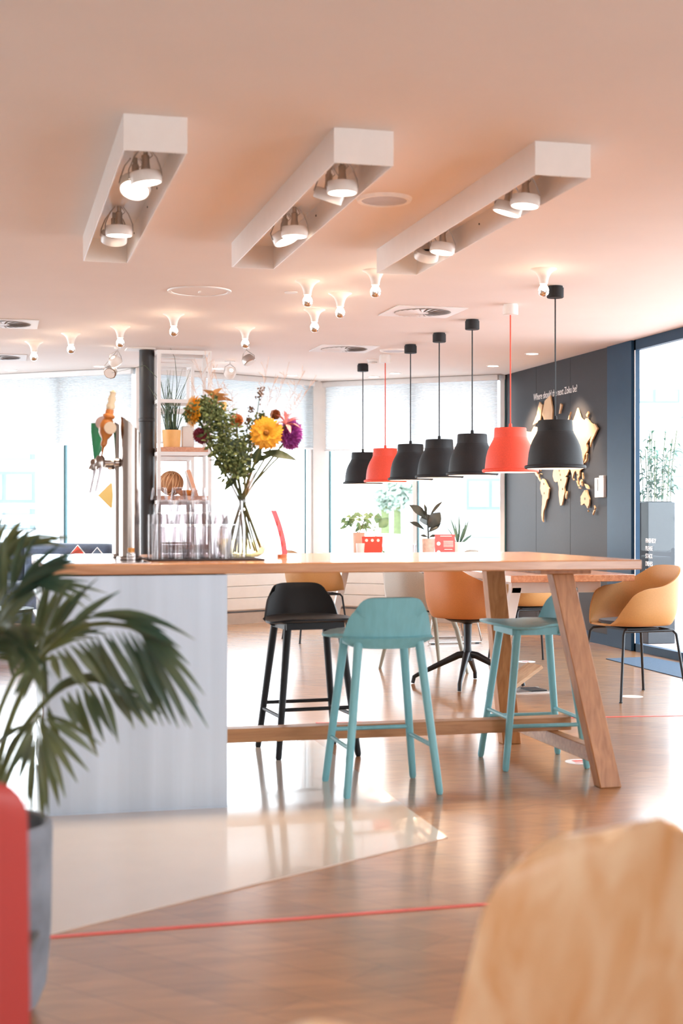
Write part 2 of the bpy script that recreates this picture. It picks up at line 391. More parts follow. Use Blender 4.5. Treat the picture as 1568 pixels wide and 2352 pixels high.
# ------------------------------------------------------------------ ceiling fixtures
def lampbox(px_label, x0):
    t = thing('ceiling_light_box', px_label, 'ceiling light', (x0+.1215, 5.43, CEIL), 0, 'white spotlight troughs on the ceiling')
    h, L, W2 = .138, 2.45, .1215
    b = MB().bb((-W2, 0, -h), (-W2+.006, L, 0)).bb((W2-.006, 0, -h), (W2, L, 0)).bb((-W2+.006, 0, -h), (W2-.006, .006, 0)).bb((-W2+.006, L-.006, -h), (W2-.006, L, 0)).bb((-W2+.006, .006, -.010), (W2-.006, L-.006, -.002))
    build('trough', b, m_whitegloss, t)
    for y in (.3, .95, 1.35, 2.0): build('screw', MB().disc(.005, 0, .003, 8, (W2-.008, y, -.06), Matrix.Rotation(R(-90), 3, 'Y')), m_blackmetal, t)
    for (y, tx, ty, dx) in LAMPS[x0]:
        rot = Matrix.Rotation(R(tx), 3, 'X') @ Matrix.Rotation(R(ty), 3, 'Y')
        c = Vector((dx, y, -.125))
        hd = MB().lathe([(.02, .02), (.05, .018), (.0645, .016), (.0655, .012), (.0655, -.026), (.0645, -.03), (.059, -.03), (.057, -.012), (0, -.010)], 32, c, rot)
        lamp = build('spot_head', hd, m_whitegloss, t)
        build('lens', MB().disc(.056, -.020, -.014, 28, c, rot), m_flame, lamp)
        br = MB()
        for s in (-1, 1):
            br.path([c+rot @ Vector((s*.068, 0, -.005)), c+rot @ Vector((s*.066, 0, .03)), c+Vector((s*.045, 0, .08)), Vector((dx+s*.02, y, -.012))], .0032, 6)
        br.lathe([(.026, -.037), (.02, -.025), (.016, .0), (.016, .03), (.010, .035), (.010, .06)], 12, c+Vector((0, 0, .055)))
        br.path([c+Vector((.01, 0, .07)), c+Vector((.03, .01, .09)), c+Vector((.012, .0, .112))], .0025, 5)
        build('bracket', br, m_lampmetal, t)
        l = light('spot_bulb', 'SPOT', c+rot @ Vector((0, 0, -.035)), P_AR, WARM, .05, R(70), .8, t)
        l.rotation_euler = (R(tx), R(ty), 0)
    return t
LAMPS = {.486: [(.46, 0, -8, .01), (.63, -28, 10, -.015), (1.6, 2, 0, .0), (1.76, 35, 0, -.01)],
         1.306: [(.44, 0, 0, .02), (.60, 18, 14, -.0), (1.42, 0, 0, .02), (1.56, -12, -18, .0)],
         2.147: [(.5, 0, 5, .03), (.66, 8, 15, .01), (1.66, 0, 8, .02), (1.84, 35, 0, -.01)]}
lampbox('white open spotlight trough at the left, above the bar counter', .486)
lampbox('middle white spotlight trough, between two other ceiling troughs', 1.306)
lampbox('white spotlight trough on the right, nearest the pendant row', 2.147)

# trumpet bulb lights
def make_trumpet():
    t = thing('trumpet_bulb_light', '', 'ceiling light')
    p = [(.082, 0), (.079, -.004), (.060, -.014), (.044, -.030), (.034, -.050), (.028, -.072), (.026, -.092), (.022, -.092), (.024, -.07), (.03, -.048), (.04, -.028), (.056, -.012), (.074, -.002)]
    build('trumpet', MB().lathe(p, 32), m_whitegloss, t)
    b = MB().lathe([(.018, -.088), (.020, -.1), (.030, -.118), (.0335, -.135)], 24); build('bulb', b, m_bulbglow, t)
    c = MB().lathe([(.0335, -.135), (.033, -.146), (.028, -.158), (.017, -.167), (0, -.170)], 24); build('mirror_cap', c, m_silver, t)
    return t
TR = [(78, 785, 'leftmost of the trumpet bulb lights, near the left edge of the ceiling'), (163, 766, 'trumpet bulb light second from the left'), (276, 750, 'trumpet bulb light above the double spotlight left of the black duct'),
      (399, 721, 'trumpet bulb light right above the white shelving unit'), (563, 752, 'trumpet bulb light just above the single tilted spotlight'), (706, 645, 'trumpet bulb light second nearest, beside the tiny ceiling disc'),
      (781, 674, 'trumpet bulb light at the right of the cluster of three'), (722, 711, 'lowest looking trumpet bulb light of the cluster of three'), (862, 621, 'trumpet bulb light partly behind the end of the right-hand trough'), (1248, 618, 'trumpet bulb light on its own beside the nearest black pendant')]
tr0 = None
for px, py, lab in TR:
    loc = WZ(px, py, CEIL)
    if tr0 is None: tr0 = make_trumpet(); t = tr0; t.location = loc; t['label'] = lab; t['group'] = 'trumpet bulb lights'
    else: t = dup(tr0, loc, 0, lab, 'trumpet bulb lights')
    light('bulb_light', 'POINT', (0, 0, -.135), P_BULB, WARM, .036, parent=t)

# square swirl vents
def make_vent():
    t = thing('swirl_vent', '', 'ceiling vent')
    build('frame', MB().bb((-.27, -.27, -.008), (.27, .27, 0)), m_ventgrey, t, bevel=.003)
    build('grille_back', MB().disc(.215, -.0095, -.008, 40), m_ventback, t)
    b = MB()
    for i in range(24):
        a = 2*pi*i/24; d = Vector((cos(a), sin(a), 0)); s = Vector((-sin(a), cos(a), 0))
        q = [d*.05-s*.006, d*.208-s*.019, d*.208+s*.019, d*.05+s*.006]
        vs = [b.bm.verts.new(v+Vector((0, 0, -.012 - (.006 if k in (0, 1) else 0)))) for k, v in enumerate(q)]; b.bm.faces.new(vs)
    b.disc(.055, -.014, -.0095, 20)
    build('blades', b, m_ventgrey, t)
    return t
v0 = make_vent()
VN = [(970, 715, 'square swirl air vent between the bulb lights and the red pendant'), (790, 800, 'square swirl air vent above the farthest pendants'), (8, 742, 'square swirl air vent at the left edge, the nearer of two'), (-5, 819, 'square swirl air vent at the left edge, the farther of two')]
for i, (px, py, lab) in enumerate(VN):
    if i == 0: v0.location = WZ(px, py, CEIL); v0['label'] = lab; v0['group'] = 'square ceiling vents'
    else: dup(v0, WZ(px, py, CEIL), 0, lab, 'square ceiling vents')
# round hatch, speaker, detector
m_grille = M('speaker_grille', lin(196, 198, 206), .6)
t = thing('access_hatch', 'large round ceiling hatch with a white rim and small latch', 'hatch', WZ(458, 668, CEIL))
build('rim', MB().lathe([(.19, -.001), (.192, -.008), (.215, -.008), (.218, 0)], 48), m_white, t)
build('lid', MB().disc(.19, -.003, -.0, 48), m_ceil, t); build('latch', MB().box((0, 0, -.008), (.012, .05, .01)), m_white, t)
t = thing('ceiling_speaker', 'round white ceiling speaker between two light troughs', 'speaker', WZ(882, 456, CEIL))
build('rim', MB().lathe([(.11, 0), (.11, -.014), (.128, -.016), (.136, 0)], 48), m_print, t); build('grille', MB().disc(.11, -.010, 0, 48), m_grille, t)
t = thing('ceiling_speaker', 'round white ceiling speaker behind the third farthest pendant canopy', 'speaker', WZ(905, 804, CEIL))
build('rim', MB().lathe([(.11, 0), (.11, -.014), (.128, -.016), (.136, 0)], 48), m_print, t); build('grille', MB().disc(.11, -.010, 0, 48), m_grille, t)
t = thing('smoke_detector', 'small white smoke detector beside the farthest pendant canopy', 'smoke detector', WZ(855, 826, CEIL))
build('base', MB().disc(.055, -.012, 0, 24), m_white, t); build('dome', MB().lathe([(.045, -.012), (.045, -.035), (.03, -.045), (0, -.046)], 24), m_white, t); build('slot', MB().disc(.047, -.03, -.025, 24), m_ventdark, t)
tag(build('sprinkler_disc', MB().disc(.045, -.006, 0, 20, WZ(668, 671, CEIL)), m_ventgrey), 'tiny pale disc set in the ceiling left of the bulb cluster', 'sprinkler cover')
DL = [(1222, 812, 'round downlight in front of the dark map wall, the nearer one'), (1132, 840, 'round downlight close to the far corner of the map wall'), (907, 857, 'small downlight behind the middle pendant cords'), (858, 865, 'small downlight behind the red far pendant cord'),
      (671, 862, 'small downlight above the bouquet grasses near the white column'), (500, 846, 'small downlight beside the round glowing spotlight'), (229, 841, 'small downlight left of the double spotlight'), (26, 850, 'small downlight at the far left of the ceiling')]
for px, py, lab in DL:
    t = thing('downlight', lab, 'downlight', WZ(px, py, CEIL), 0, 'recessed downlights')
    build('trim_ring', MB().lathe([(.055, -.001), (.056, -.006), (.066, -.005), (.068, 0)], 28), m_white, t); build('lens', MB().disc(.055, -.004, 0, 28), m_down, t)
    if px in (1222, 1132):
        l = light('wall_washer', 'SPOT', (0, 0, -.03), P_WALL, (1, .78, .55), .02, R(66), .65, t); l.rotation_euler = (0, R(-20), 0)
    else:
        light('down_bulb', 'SPOT', (0, 0, -.03), P_DOWN, (1, .85, .66), .03, R(80), .6, t)
# track spots
def spot_head(t, c, rot, on):
    c = Vector(c)
    h = build('spot_head', MB().lathe([(.02, .05), (.045, .045), (.058, .02), (.058, -.02), (.05, -.024), (0, -.02)], 24, c, rot), m_whitegloss if on else m_lampmetal, t)
    build('lens', MB().disc(.047, -.028, -.022, 24, c, rot), m_flame if on else m_ventgrey, h)
    b = MB().path([(0, 0, 0), (0, 0, -.03), c+Vector((.05, 0, .05)), c+Vector((.06, 0, 0))], .004, 6).path([(0, 0, -.03), c+Vector((-.05, 0, .06)), c+Vector((-.06, 0, 0))], .004, 6)
    build('bracket', b, m_lampmetal, t)
t = thing('ceiling_spotlight', 'double tilted spotlight hanging left of the black duct', 'spotlight', WZ(270, 797, CEIL))
build('mount', MB().disc(.03, -.02, 0, 16), m_white, t)
spot_head(t, (-.02, 0, -.135), Matrix.Rotation(R(-35), 3, 'Y') @ Matrix.Rotation(R(30), 3, 'X'), True); spot_head(t, (-.06, .05, -.225), Matrix.Rotation(R(30), 3, 'Y') @ Matrix.Rotation(R(-50), 3, 'X'), False)
t = thing('ceiling_spotlight', 'single tilted grey spotlight above the bouquet', 'spotlight', WZ(566, 797, CEIL))
build('mount', MB().disc(.03, -.02, 0, 16), m_white, t); spot_head(t, (.02, 0, -.125), Matrix.Rotation(R(-25), 3, 'Y') @ Matrix.Rotation(R(-20), 3, 'X'), False)
t = thing('ceiling_spotlight', 'round glowing spotlight facing the room above the bouquet', 'spotlight', WZ(528, 829, CEIL))
build('mount', MB().disc(.05, -.01, 0, 20), m_white, t); spot_head(t, (0, 0, -.12), Matrix.Rotation(R(62), 3, 'X') @ Matrix.Rotation(R(8), 3, 'Y'), True)

# pendants
def make_pendant(sm, cm, km):
    t = thing('pendant_lamp', '', 'pendant lamp'); zr = 1.50
    p = [(.200, 0), (.205, .006), (.205, .016), (.200, .022), (.185, .026), (.182, .06), (.176, .11), (.165, .155), (.15, .19), (.135, .218), (.124, .238), (.121, .250), (.1185, .251), (.115, .315), (.111, .322), (.02, .324), (.013, .326), (.011, .352), (.006, .354), (.006, .345), (0, .345)]
    inn = [(.186, .0), (.178, .02), (.172, .1), (.145, .185), (.112, .25), (.105, .31), (0, .312)]
    build('shade', MB().lathe(p[::-1]+[(.186, 0)], 56), sm, t, loc=(0, 0, zr)); build('shade_lining', MB().lathe(inn, 48), m_shadein, t, loc=(0, 0, zr))
    build('bulb', MB().lathe([(0, .06), (.03, .07), (.045, .1), (.04, .14), (.018, .18), (.018, .26), (0, .26)], 20), m_bulbglow, t, loc=(0, 0, zr))
    build('cord', MB().rod((0, 0, zr+.34), (0, 0, CEIL-.07), .0052, n=8), km, t)
    build('canopy', MB().lathe([(0, -.078), (.052, -.078), (.056, -.074), (.056, -.012), (.050, -.011), (.050, 0), (0, 0)], 32), cm, t, loc=(0, 0, CEIL))
    return t
PL = ['nearest and largest looking black pendant in front of the world map', 'nearer red pendant, next to the nearest black one', 'black pendant third from the near end, just left of the big red one', 'black pendant fourth from the near end, in the middle of the row', 'black pendant just right of the farther small red one', 'farther red pendant with thin red cord', 'farthest black pendant at the left end of the row']
pb = pr = None
for i, lab in enumerate(PL):
    loc = (3.65, 8.87+.843*i, 0); red = i in (1, 5)
    if red:
        if pr is None: pr = make_pendant(m_pred, m_white, m_redcord); t = pr; t.location = loc; t['label'] = lab; t['group'] = 'bell pendants over the long table'
        else: t = dup(pr, loc, 0, lab, 'bell pendants over the long table')
    else:
        if pb is None: pb = make_pendant(m_pblack, m_pblack, m_blackmetal); t = pb; t.location = loc; t['label'] = lab; t['group'] = 'bell pendants over the long table'
        else: t = dup(pb, loc, 0, lab, 'bell pendants over the long table')
    light('pendant_bulb', 'POINT', (0, 0, 1.56), P_PEND, WARM, .05, parent=t)
# black duct
t = thing('ventilation_duct', 'tall black round duct pipe from floor to ceiling', 'duct', (1.39, 13.15, 0))
build('pipe', MB().lathe([(.07, 0), (.07, CEIL-.01)], 32), m_grid, t); build('collar', MB().lathe([(.07, 2.045), (.074, 2.05), (.074, 2.075), (.07, 2.08)], 32), m_grid, t)
build('ceiling_plate', MB().box((-.06, 0, CEIL-.006), (.26, .24, .012)), m_white, t)

# ------------------------------------------------------------------ wall map, lettering, switch
def merc(la): return math.degrees(math.log(math.tan(pi/4+R(la)/2)))
CONT = {
 'north_america': [(-168, 66), (-156, 71), (-130, 70), (-115, 73), (-95, 72), (-82, 73), (-80, 68), (-92, 64), (-94, 59), (-85, 56), (-80, 52), (-78, 58), (-72, 62), (-64, 58), (-56, 52), (-65, 48), (-61, 46), (-70, 43), (-75, 37), (-81, 31), (-80, 25), (-83, 29), (-90, 29), (-97, 27), (-97, 21), (-91, 18), (-87, 21), (-88, 15), (-83, 10), (-78, 8), (-84, 8), (-95, 16), (-105, 20), (-112, 29), (-115, 31), (-110, 23), (-117, 32), (-124, 40), (-124, 48), (-134, 57), (-150, 60), (-164, 55), (-157, 59), (-165, 62)],
 'greenland': [(-72, 78), (-58, 82), (-30, 83), (-18, 79), (-22, 72), (-38, 66), (-45, 60), (-53, 66), (-56, 74)],
 'arctic_island': [(-120, 74), (-100, 78), (-85, 82), (-70, 81), (-80, 76), (-95, 75)],
 'baffin': [(-88, 73), (-72, 71), (-62, 66), (-66, 62), (-75, 66)],
 'south_america': [(-78, 8), (-71, 12), (-61, 10), (-51, 4), (-44, -2), (-35, -6), (-39, -14), (-41, -22), (-48, -26), (-54, -34), (-58, -38), (-63, -41), (-66, -46), (-68, -52), (-66, -55), (-72, -53), (-75, -47), (-73, -38), (-71, -30), (-70, -18), (-76, -14), (-81, -5), (-79, 2)],
 'africa': [(-17, 15), (-16, 22), (-9, 31), (-5, 35.5), (10, 37), (11, 33), (20, 31), (32, 31), (36, 23), (43, 12), (51, 12), (47, 4), (40, -4), (40, -15), (35, -21), (32, -28), (26, -34), (19, -34.5), (15, -27), (12, -16), (13, -6), (9, 1), (8, 5), (-4, 5), (-10, 6)],
 'madagascar': [(49, -12), (50, -16), (47, -25), (44, -22), (44, -17)],
 'eurasia': [(-9, 37), (-9, 43), (-1, 44), (-4, 48), (3, 51), (9, 54), (11, 57), (12, 54), (20, 55), (24, 59), (30, 60), (22, 60), (25, 65), (18, 62), (16, 56), (12, 59), (5, 59), (6, 62), (15, 68), (25, 71), (40, 67), (44, 68), (58, 69), (68, 69), (72, 73), (82, 73), (100, 78), (113, 74), (128, 72), (140, 73), (160, 70), (178, 69), (189, 66), (178, 63), (170, 60), (163, 57), (156, 51), (157, 58), (163, 62), (152, 59), (140, 55), (140, 47), (130, 42), (128, 35), (124, 40), (118, 38), (122, 31), (116, 23), (109, 20), (109, 12), (104, 9), (100, 13), (103, 1), (98, 9), (97, 16), (92, 22), (86, 20), (80, 14), (77, 8), (73, 18), (66, 25), (57, 26), (50, 30), (56, 25), (59, 22), (52, 16), (44, 13), (36, 27), (36, 36), (27, 37), (28, 41), (41, 41), (38, 47), (30, 46), (28, 42), (22, 37), (19, 42), (13, 45), (18, 40), (15, 38), (8, 44), (3, 42), (-2, 37)],
 'britain': [(-5, 50), (1, 51), (-2, 56), (-4, 58.5), (-6, 56), (-4, 53)], 'iceland': [(-24, 65.5), (-14, 66.5), (-14, 64.5), (-20, 63.4)],
 'svalbard': [(12, 77), (20, 80.5), (27, 80), (18, 77)], 'novaya': [(52, 71), (56, 74), (68, 77), (62, 75), (58, 71)], 'wrangel': [(138, 74.5), (146, 76), (150, 75), (143, 73.5)],
 'japan': [(130, 32), (136, 34), (141, 36), (142, 42), (145, 44), (140, 45), (139, 38), (132, 35)], 'sakhalin': [(142, 46), (145, 50), (143, 54), (141, 50)],
 'sumatra': [(95, 5), (100, 1), (106, -5), (102, -4), (98, 1)], 'java': [(105, -6.5), (115, -7.5), (115, -9), (106, -8)], 'borneo': [(109, 2), (116, 7), (119, 4), (116, -3), (110, -2)],
 'sulawesi': [(119, 0), (125, 2), (121, -1), (122, -5), (120, -5)], 'philippines': [(120, 18), (123, 17), (126, 7), (122, 8)], 'new_guinea': [(131, -1), (138, -2), (147, -6), (150, -10), (142, -9), (137, -7)],
 'australia': [(114, -22), (122, -17), (130, -12), (136, -12), (138, -17), (142, -11), (146, -19), (153, -26), (151, -34), (146, -39), (138, -35), (130, -32), (122, -34), (115, -34)],
 'tasmania': [(145, -41), (148, -41), (147, -43.5)], 'north_island': [(173, -35), (178, -38), (175, -41), (174, -38)], 'south_island': [(172, -41), (174, -42), (168, -47), (167, -45)], 'sri_lanka': [(80, 9), (82, 7), (80.5, 6)], 'cuba': [(-84, 22), (-75, 20), (-77, 21)]}
ML, MR = WX(1208, XW, 0).y, WX(1378, XW, 0).y
SX = (ML-MR)/(189+168); Z0 = 1.487; SZ = .0056
wm = thing('world_map', 'plywood world map cut-out mounted on the dark wall', 'wall map', (XW-.012, (ML+MR)/2, Z0))
pmp = Matrix(((0, 0, -1, 0), (-1, 0, 0, 0), (0, 1, 0, 0), (0, 0, 0, 1)))
rnd = random.Random(3)
for nm, pts in CONT.items():
    q = [((lo-10.5)*SX, merc(la)*SZ) for lo, la in pts]
    o2 = []
    for i in range(len(q)):                      # ragged coastlines
        a, b = Vector(q[i]), Vector(q[(i+1) % len(q)]); o2.append(a)
        L = (b-a).length; k = int(L/.022)
        for j in range(1, k+1):
            f = j/(k+1); o2.append(a.lerp(b, f)+Vector((rnd.uniform(-1, 1), rnd.uniform(-1, 1)))*.0035)
    build('landmass', MB().prism([tuple(v) for v in o2], .014, pmp), m_mapwood, wm)
for lo, la in ((20, 17), (23, 8), (31, -8), (-62, 3), (-60, -14), (134, -25), (149, -37), (113, -31), (101, 15), (4, 4), (15, 24), (-50, 45), (-3, -12)):
    c = pmp @ Vector(((lo-10.5)*SX, merc(la)*SZ, .0155)); mk = MB()
    for s, d in (((-.008, 0), (.003, .019)), ((.008, 0), (.003, .019)), ((0, -.008), (.019, .003)), ((0, .008), (.019, .003))):
        mk.box(c+Vector((0, s[0], s[1])), (.002, d[0], d[1]))
    build('pin_marker', mk, m_blackmetal, wm)

def text_obj(name, body, size, mat, m, ext=.0006, align='LEFT', line=1.0, sx=1.0):
    cu = bpy.data.curves.new(name, 'FONT'); cu.body = body; cu.size = size; cu.extrude = ext; cu.align_x = align; cu.space_line = line
    tmp = bpy.data.objects.new('tmp', cu); COL.objects.link(tmp)
    dg = bpy.context.evaluated_depsgraph_get(); me = bpy.data.meshes.new_from_object(tmp.evaluated_get(dg)); me.name = name
    COL.objects.unlink(tmp); bpy.data.objects.remove(tmp)
    me.transform(m @ Matrix.Diagonal((sx, 1, 1, 1))); me.materials.clear(); me.materials.append(mat)
    o = bpy.data.objects.new(name, me); COL.objects.link(o); return o
def facing_left(p):   # text plane on a wall facing -X: reads towards -Y
    return Matrix.Translation(p) @ Matrix(((0, 0, -1, 0), (-1, 0, 0, 0), (0, 1, 0, 0), (0, 0, 0, 1)))
def text_width(body, size):
    o = text_obj('w', body, size, m_print, Matrix()); v = max(q.co.x for q in o.data.vertices); bpy.data.objects.remove(o); return v
yl, yr = WX(1225, XW, 0).y, WX(1325, XW, 0).y
SENT = 'Where should the next Zoku be?'.split(); tw = text_width(' '.join(SENT), .098); fx = (yl-yr)/tw
t = thing('wall_lettering', 'white question lettering on the dark wall above the world map', 'lettering', (XW-.001, yl, 2.372))
for i, wd_ in enumerate(SENT):
    x0 = 0 if i == 0 else text_width(' '.join(SENT[:i])+' I', .098)-text_width('I', .098)
    text_obj('word', wd_, .098, m_print, facing_left((0, -x0*fx, 0)), sx=fx).parent = t
t = thing('window_lettering', 'five lines of small pale capital lettering on the right glass front', 'lettering', (XW+.018, WX(1477, XW, 0).y-.003, 1.2-66*12.35/FPX))
for i, wd_ in enumerate(('FINISHED?', 'PLEASE', 'STACK', 'DISHES', 'HERE')):
    text_obj('text_line', wd_, .056, m_print, facing_left((0, 0, -.066*i)), sx=.78).parent = t
py_ = WX(1382, XW, 0).y
t = thing('wall_switch_panel', 'white plastic control panel on the dark wall right of the map', 'switch panel', (XW, py_, 1.45))
build('housing', MB().bb((-.03, -.1, -.1), (0, .1, .08)).bb((-.03, -.1, .08), (0, .0, .1)), m_frame, t, bevel=.004); build('display', MB().bb((-.034, .02, -.04), (-.03, .08, .07)), M('panel_grey', lin(150, 155, 160), .4), t)

# ------------------------------------------------------------------ window dressing
def blind(m, L, a, b, zb, lab):
    s = MB(); z0, z1 = zb, CEIL-.06; n = 44
    def fn(u, v): return Vector((a+(b-a)*u, -.06+(.008 if round(v*2*n) % 2 else -.008), z0+(z1-z0)*v))
    s.sheet(fn, 1, 2*n); s.bm.transform(m)
    t = thing('pleated_blind', lab, 'blind', (0, 0, 0), 0, 'white pleated blinds')
    o = build('fabric', s, m_blind, t, ang=10)
    h = MB().box(((a+b)/2, -.06, CEIL-.035), (b-a+.02, .06, .06)); h.bm.transform(m); build('head_rail', h, m_frame, t, bevel=.004)
    h = MB().box(((a+b)/2, -.06, zb-.008), (b-a, .025, .016)); h.bm.transform(m); build('bottom_rail', h, m_frame, t)
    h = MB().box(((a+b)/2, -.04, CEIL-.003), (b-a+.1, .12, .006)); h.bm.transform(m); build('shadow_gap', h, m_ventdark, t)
    return t
blind(mA, LA, .08, LA-.1, 1.2+162*15/FPX, 'pleated white blind half lowered on the left window')
blind(mB, LB, .08, LB-.06, 1.2+153*16/FPX, 'pleated white blind behind the shelving and bouquet')
blind(mC, LC, .03, LC-.06, 1.2+150*16/FPX, 'pleated white blind behind the pendant cords')
def radiator(m, a, b, lab):
    t = thing('radiator_cover', lab, 'radiator cover', (0, 0, 0), 0, 'white radiator covers')
    s = MB()
    for k in range(4): s.box(((a+b)/2, -.06, .155+.13*k+.06), (b-a, .1, .124))
    s.box(((a+b)/2, -.05, .39), (b-a-.02, .08, .5)); s.bm.transform(m); build('cladding', s, m_white, t, bevel=.003)
    p = MB().box(((a+b)/2, -.055, .06), (b-a, .085, .12)); p.bm.transform(m); build('plinth', p, M('taupe_plinth', lin(190, 176, 164), .6), t)
radiator(mB, .25, LB-.18, 'white grooved radiator cover seen under the high table at left')
radiator(mC, .1, LC-.1, 'white grooved radiator cover behind the long dining table')
radiator(mA, 1.2, LA-.1, 'white grooved radiator cover hidden behind the sofa')

# ------------------------------------------------------------------ outdoors
def facade(name, lab, px0, px1, y0, y1, d, wins, wallc, winc):
    a, b = WD(px0, HOR, d), WD(px1, HOR, d); ax = (b-a).normalized(); fw = Vector((SP, CP, 0))
    rot = Matrix((ax, fw, Vector((0, 0, 1)))).transposed()
    c = WD((px0+px1)/2, (y0+y1)/2, d)
    t = thing(name, lab, 'building', c, 0); t.rotation_euler = rot.to_euler()
    k = d/FPX; W_, H_ = (px1-px0)*k, (y1-y0)*k
    build('wall', MB().box((0, 3, 0), (W_, 6, H_)), wallc, t)
    for (wx0, wx1, wy0, wy1) in wins:
        cx, cz = ((wx0+wx1)/2-(px0+px1)/2)*k, -((wy0+wy1)/2-(y0+y1)/2)*k
        f = build('window', MB().box((cx, -.02, cz), ((wx1-wx0)*k, .1, (wy1-wy0)*k)), winc, t)
        build('pane', MB().box((cx-(wx1-wx0)*k*.24, -.08, cz), ((wx1-wx0)*k*.42, .02, (wy1-wy0)*k*.8)).box((cx+(wx1-wx0)*k*.24, -.08, cz), ((wx1-wx0)*k*.42, .02, (wy1-wy0)*k*.8)), m_fpane, f)
m_fwall = M('pale_facade', (.72, .74, .76), .8, var=.02, scale=.5); m_fwin = M('facade_window_frame', (.115, .15, .165), .6, var=.1, scale=1); m_fpane = M('facade_pane', (.175, .205, .215), .6, var=.15, scale=2)
m_fdark = M('distant_dark', (.12, .16, .19), .6)
facade('distant_building', 'white building with blue windows seen through the left window', -260, 84, 960, 1330, 42, [(-150, 82, 1042, 1056), (-60, 82, 1082, 1156), (-150, 82, 1168, 1182), (-150, 82, 1205, 1216), (-150, 82, 1248, 1262)], m_fwall, m_fwin)
facade('distant_building', 'pale building with a wide window seen beyond the right-hand blind', 1062, 1300, 1085, 1330, 38, [(1070, 1180, 1098, 1172), (1066, 1240, 1232, 1268)], m_fwall, m_fwin)
facade('distant_building', 'pale low building seen behind the potted plants', 880, 1030, 1172, 1330, 48, [(893, 952, 1226, 1264)], m_fwall, m_fwin)
facade('distant_building', 'pale terraced building beyond the glass front on the right', 1440, 1900, 892, 1290, 40, [(1440, 1560, 894, 926), (1440, 1700, 955, 962), (1545, 1700, 1030, 1052), (1536, 1700, 1092, 1126)], m_fwall, m_fwin)
m_tree = leafmat('hazy_tree', (.24, .30, .24), (.36, .41, .34), .8, .1, .6)
def fartree(px, py, d, s, lab):
    c = WD(px, py, d); t = thing('distant_tree', lab, 'tree', (c.x, c.y, -6)); r = random.Random(px)
    b = MB()
    for i in range(420):
        v = Vector((r.gauss(0, .5), r.gauss(0, .5), r.gauss(0, .42)))*s + Vector((0, 0, c.z+6))
        b.leaf(v, v+Vector((r.uniform(-1, 1), r.uniform(-1, 1), r.uniform(-.8, .4)))*.5*s, .34*s, (r.uniform(-1, 1), r.uniform(-1, 1), 1), seg=3)
    build('crown', b, m_tree, t)
    build('trunk', MB().rod((0, 0, 0), (0, 0, c.z+6), .22, .12), m_stem, t)
fartree(912, 1132, 45, .5, 'hazy tree seen between the pendants, in front of the low building')
fartree(884, 1152, 40, .3, 'hazier smaller tree left of the other one outside')
struct(build('ground_1', MB().bb((5.7, 2, -.06), (11, 30, -.03)), WOOD('terrace_deck', lin(190, 160, 150), lin(212, 186, 176), (1, 10, 1), .6)), 'wooden terrace deck outside the glass front', 'deck')
struct(build('ground_2', MB().bb((-60, 18, -6.2), (80, 90, -6)), M('distant_ground', (.4, .42, .43), .9)), 'pale ground far below the windows', 'ground')
t = thing('tall_planter', 'tall dark planter with a leafy bush outside the glass front', 'planter', WX(1497, 6.15, 0))
build('planter_box', MB().bb((-.14, -.2, -.03), (.14, .2, 1.31)), M('planter_black', lin(38, 46, 54), .35), t, bevel=.006)
build('soil', MB().bb((-.12, -.18, 1.305), (.12, .18, 1.318)), m_soil, t)
b = MB(); s_ = MB(); r = random.Random(5)
for i in range(14):
    x, y = r.uniform(-.12, .14), r.uniform(-.2, .2); h = r.uniform(.45, .76)
    tp = Vector((x*1.4, y*1.3, 1.31+h)); s_.path([(x, y, 1.31), (x*1.1, y*1.1, 1.31+h*.5), tp], .005, 5)
    for k in range(22):
        f = r.uniform(.08, 1); p = Vector((x, y, 1.31)).lerp(tp, f); a = r.uniform(0, 2*pi)
        b.leaf(p, p+Vector((cos(a)*.11, sin(a)*.11, r.uniform(-.03, .08))), .032, (0, 0, 1), .35, 4)
m_bush = leafmat('bush_green', lin(40, 84, 64), lin(92, 132, 106), .5, .25)
build('stem', s_, m_stem, t); fo = build('foliage', b, m_bush, t); fo['kind'] = 'stuff'
struct(build('ledge_1', MB().bb((7.0, 14.5, -.03), (7.3, 26, .82)), m_white), 'low white terrace parapet outside the glass front', 'parapet')

# ------------------------------------------------------------------ bar counter and high table
TY0, TY1 = 5.72, 7.08
t = thing('bar_counter', 'brushed steel bar counter under the left end of the high table', 'bar counter', (.2, TY0+.02, 0))
build('carcass', MB().bb((.012, .012, .03), (.722, 1.33, .945)), m_blackmetal, t)
build('front_panel', MB().bb((0, 0, .01), (.734, .012, .952)), m_steel, t, bevel=.002)
build('side_panel', MB().bb((.722, .013, .01), (.734, 1.34, .952)), m_white, t)
build('kick_rail', MB().bb((.0, -.003, .004), (.734, 0, .012)), m_steel, t)
b = MB()
for z in (.30, .55, .72, .82, .90): b.bb((-.004, .03, z), (.012, 1.3, z+.016))
b.bb((-.004, .0, .01), (.0, .03, .95))
build('shelf_rail', b, m_chrome, t)
tag(build('steel_worktop', MB().bb((.196, TY0+.035, .9995), (.625, TY1-.02, 1.0035)), m_steeltop, bevel=.001), 'polished steel drip top at the left end of the bar', 'worktop')

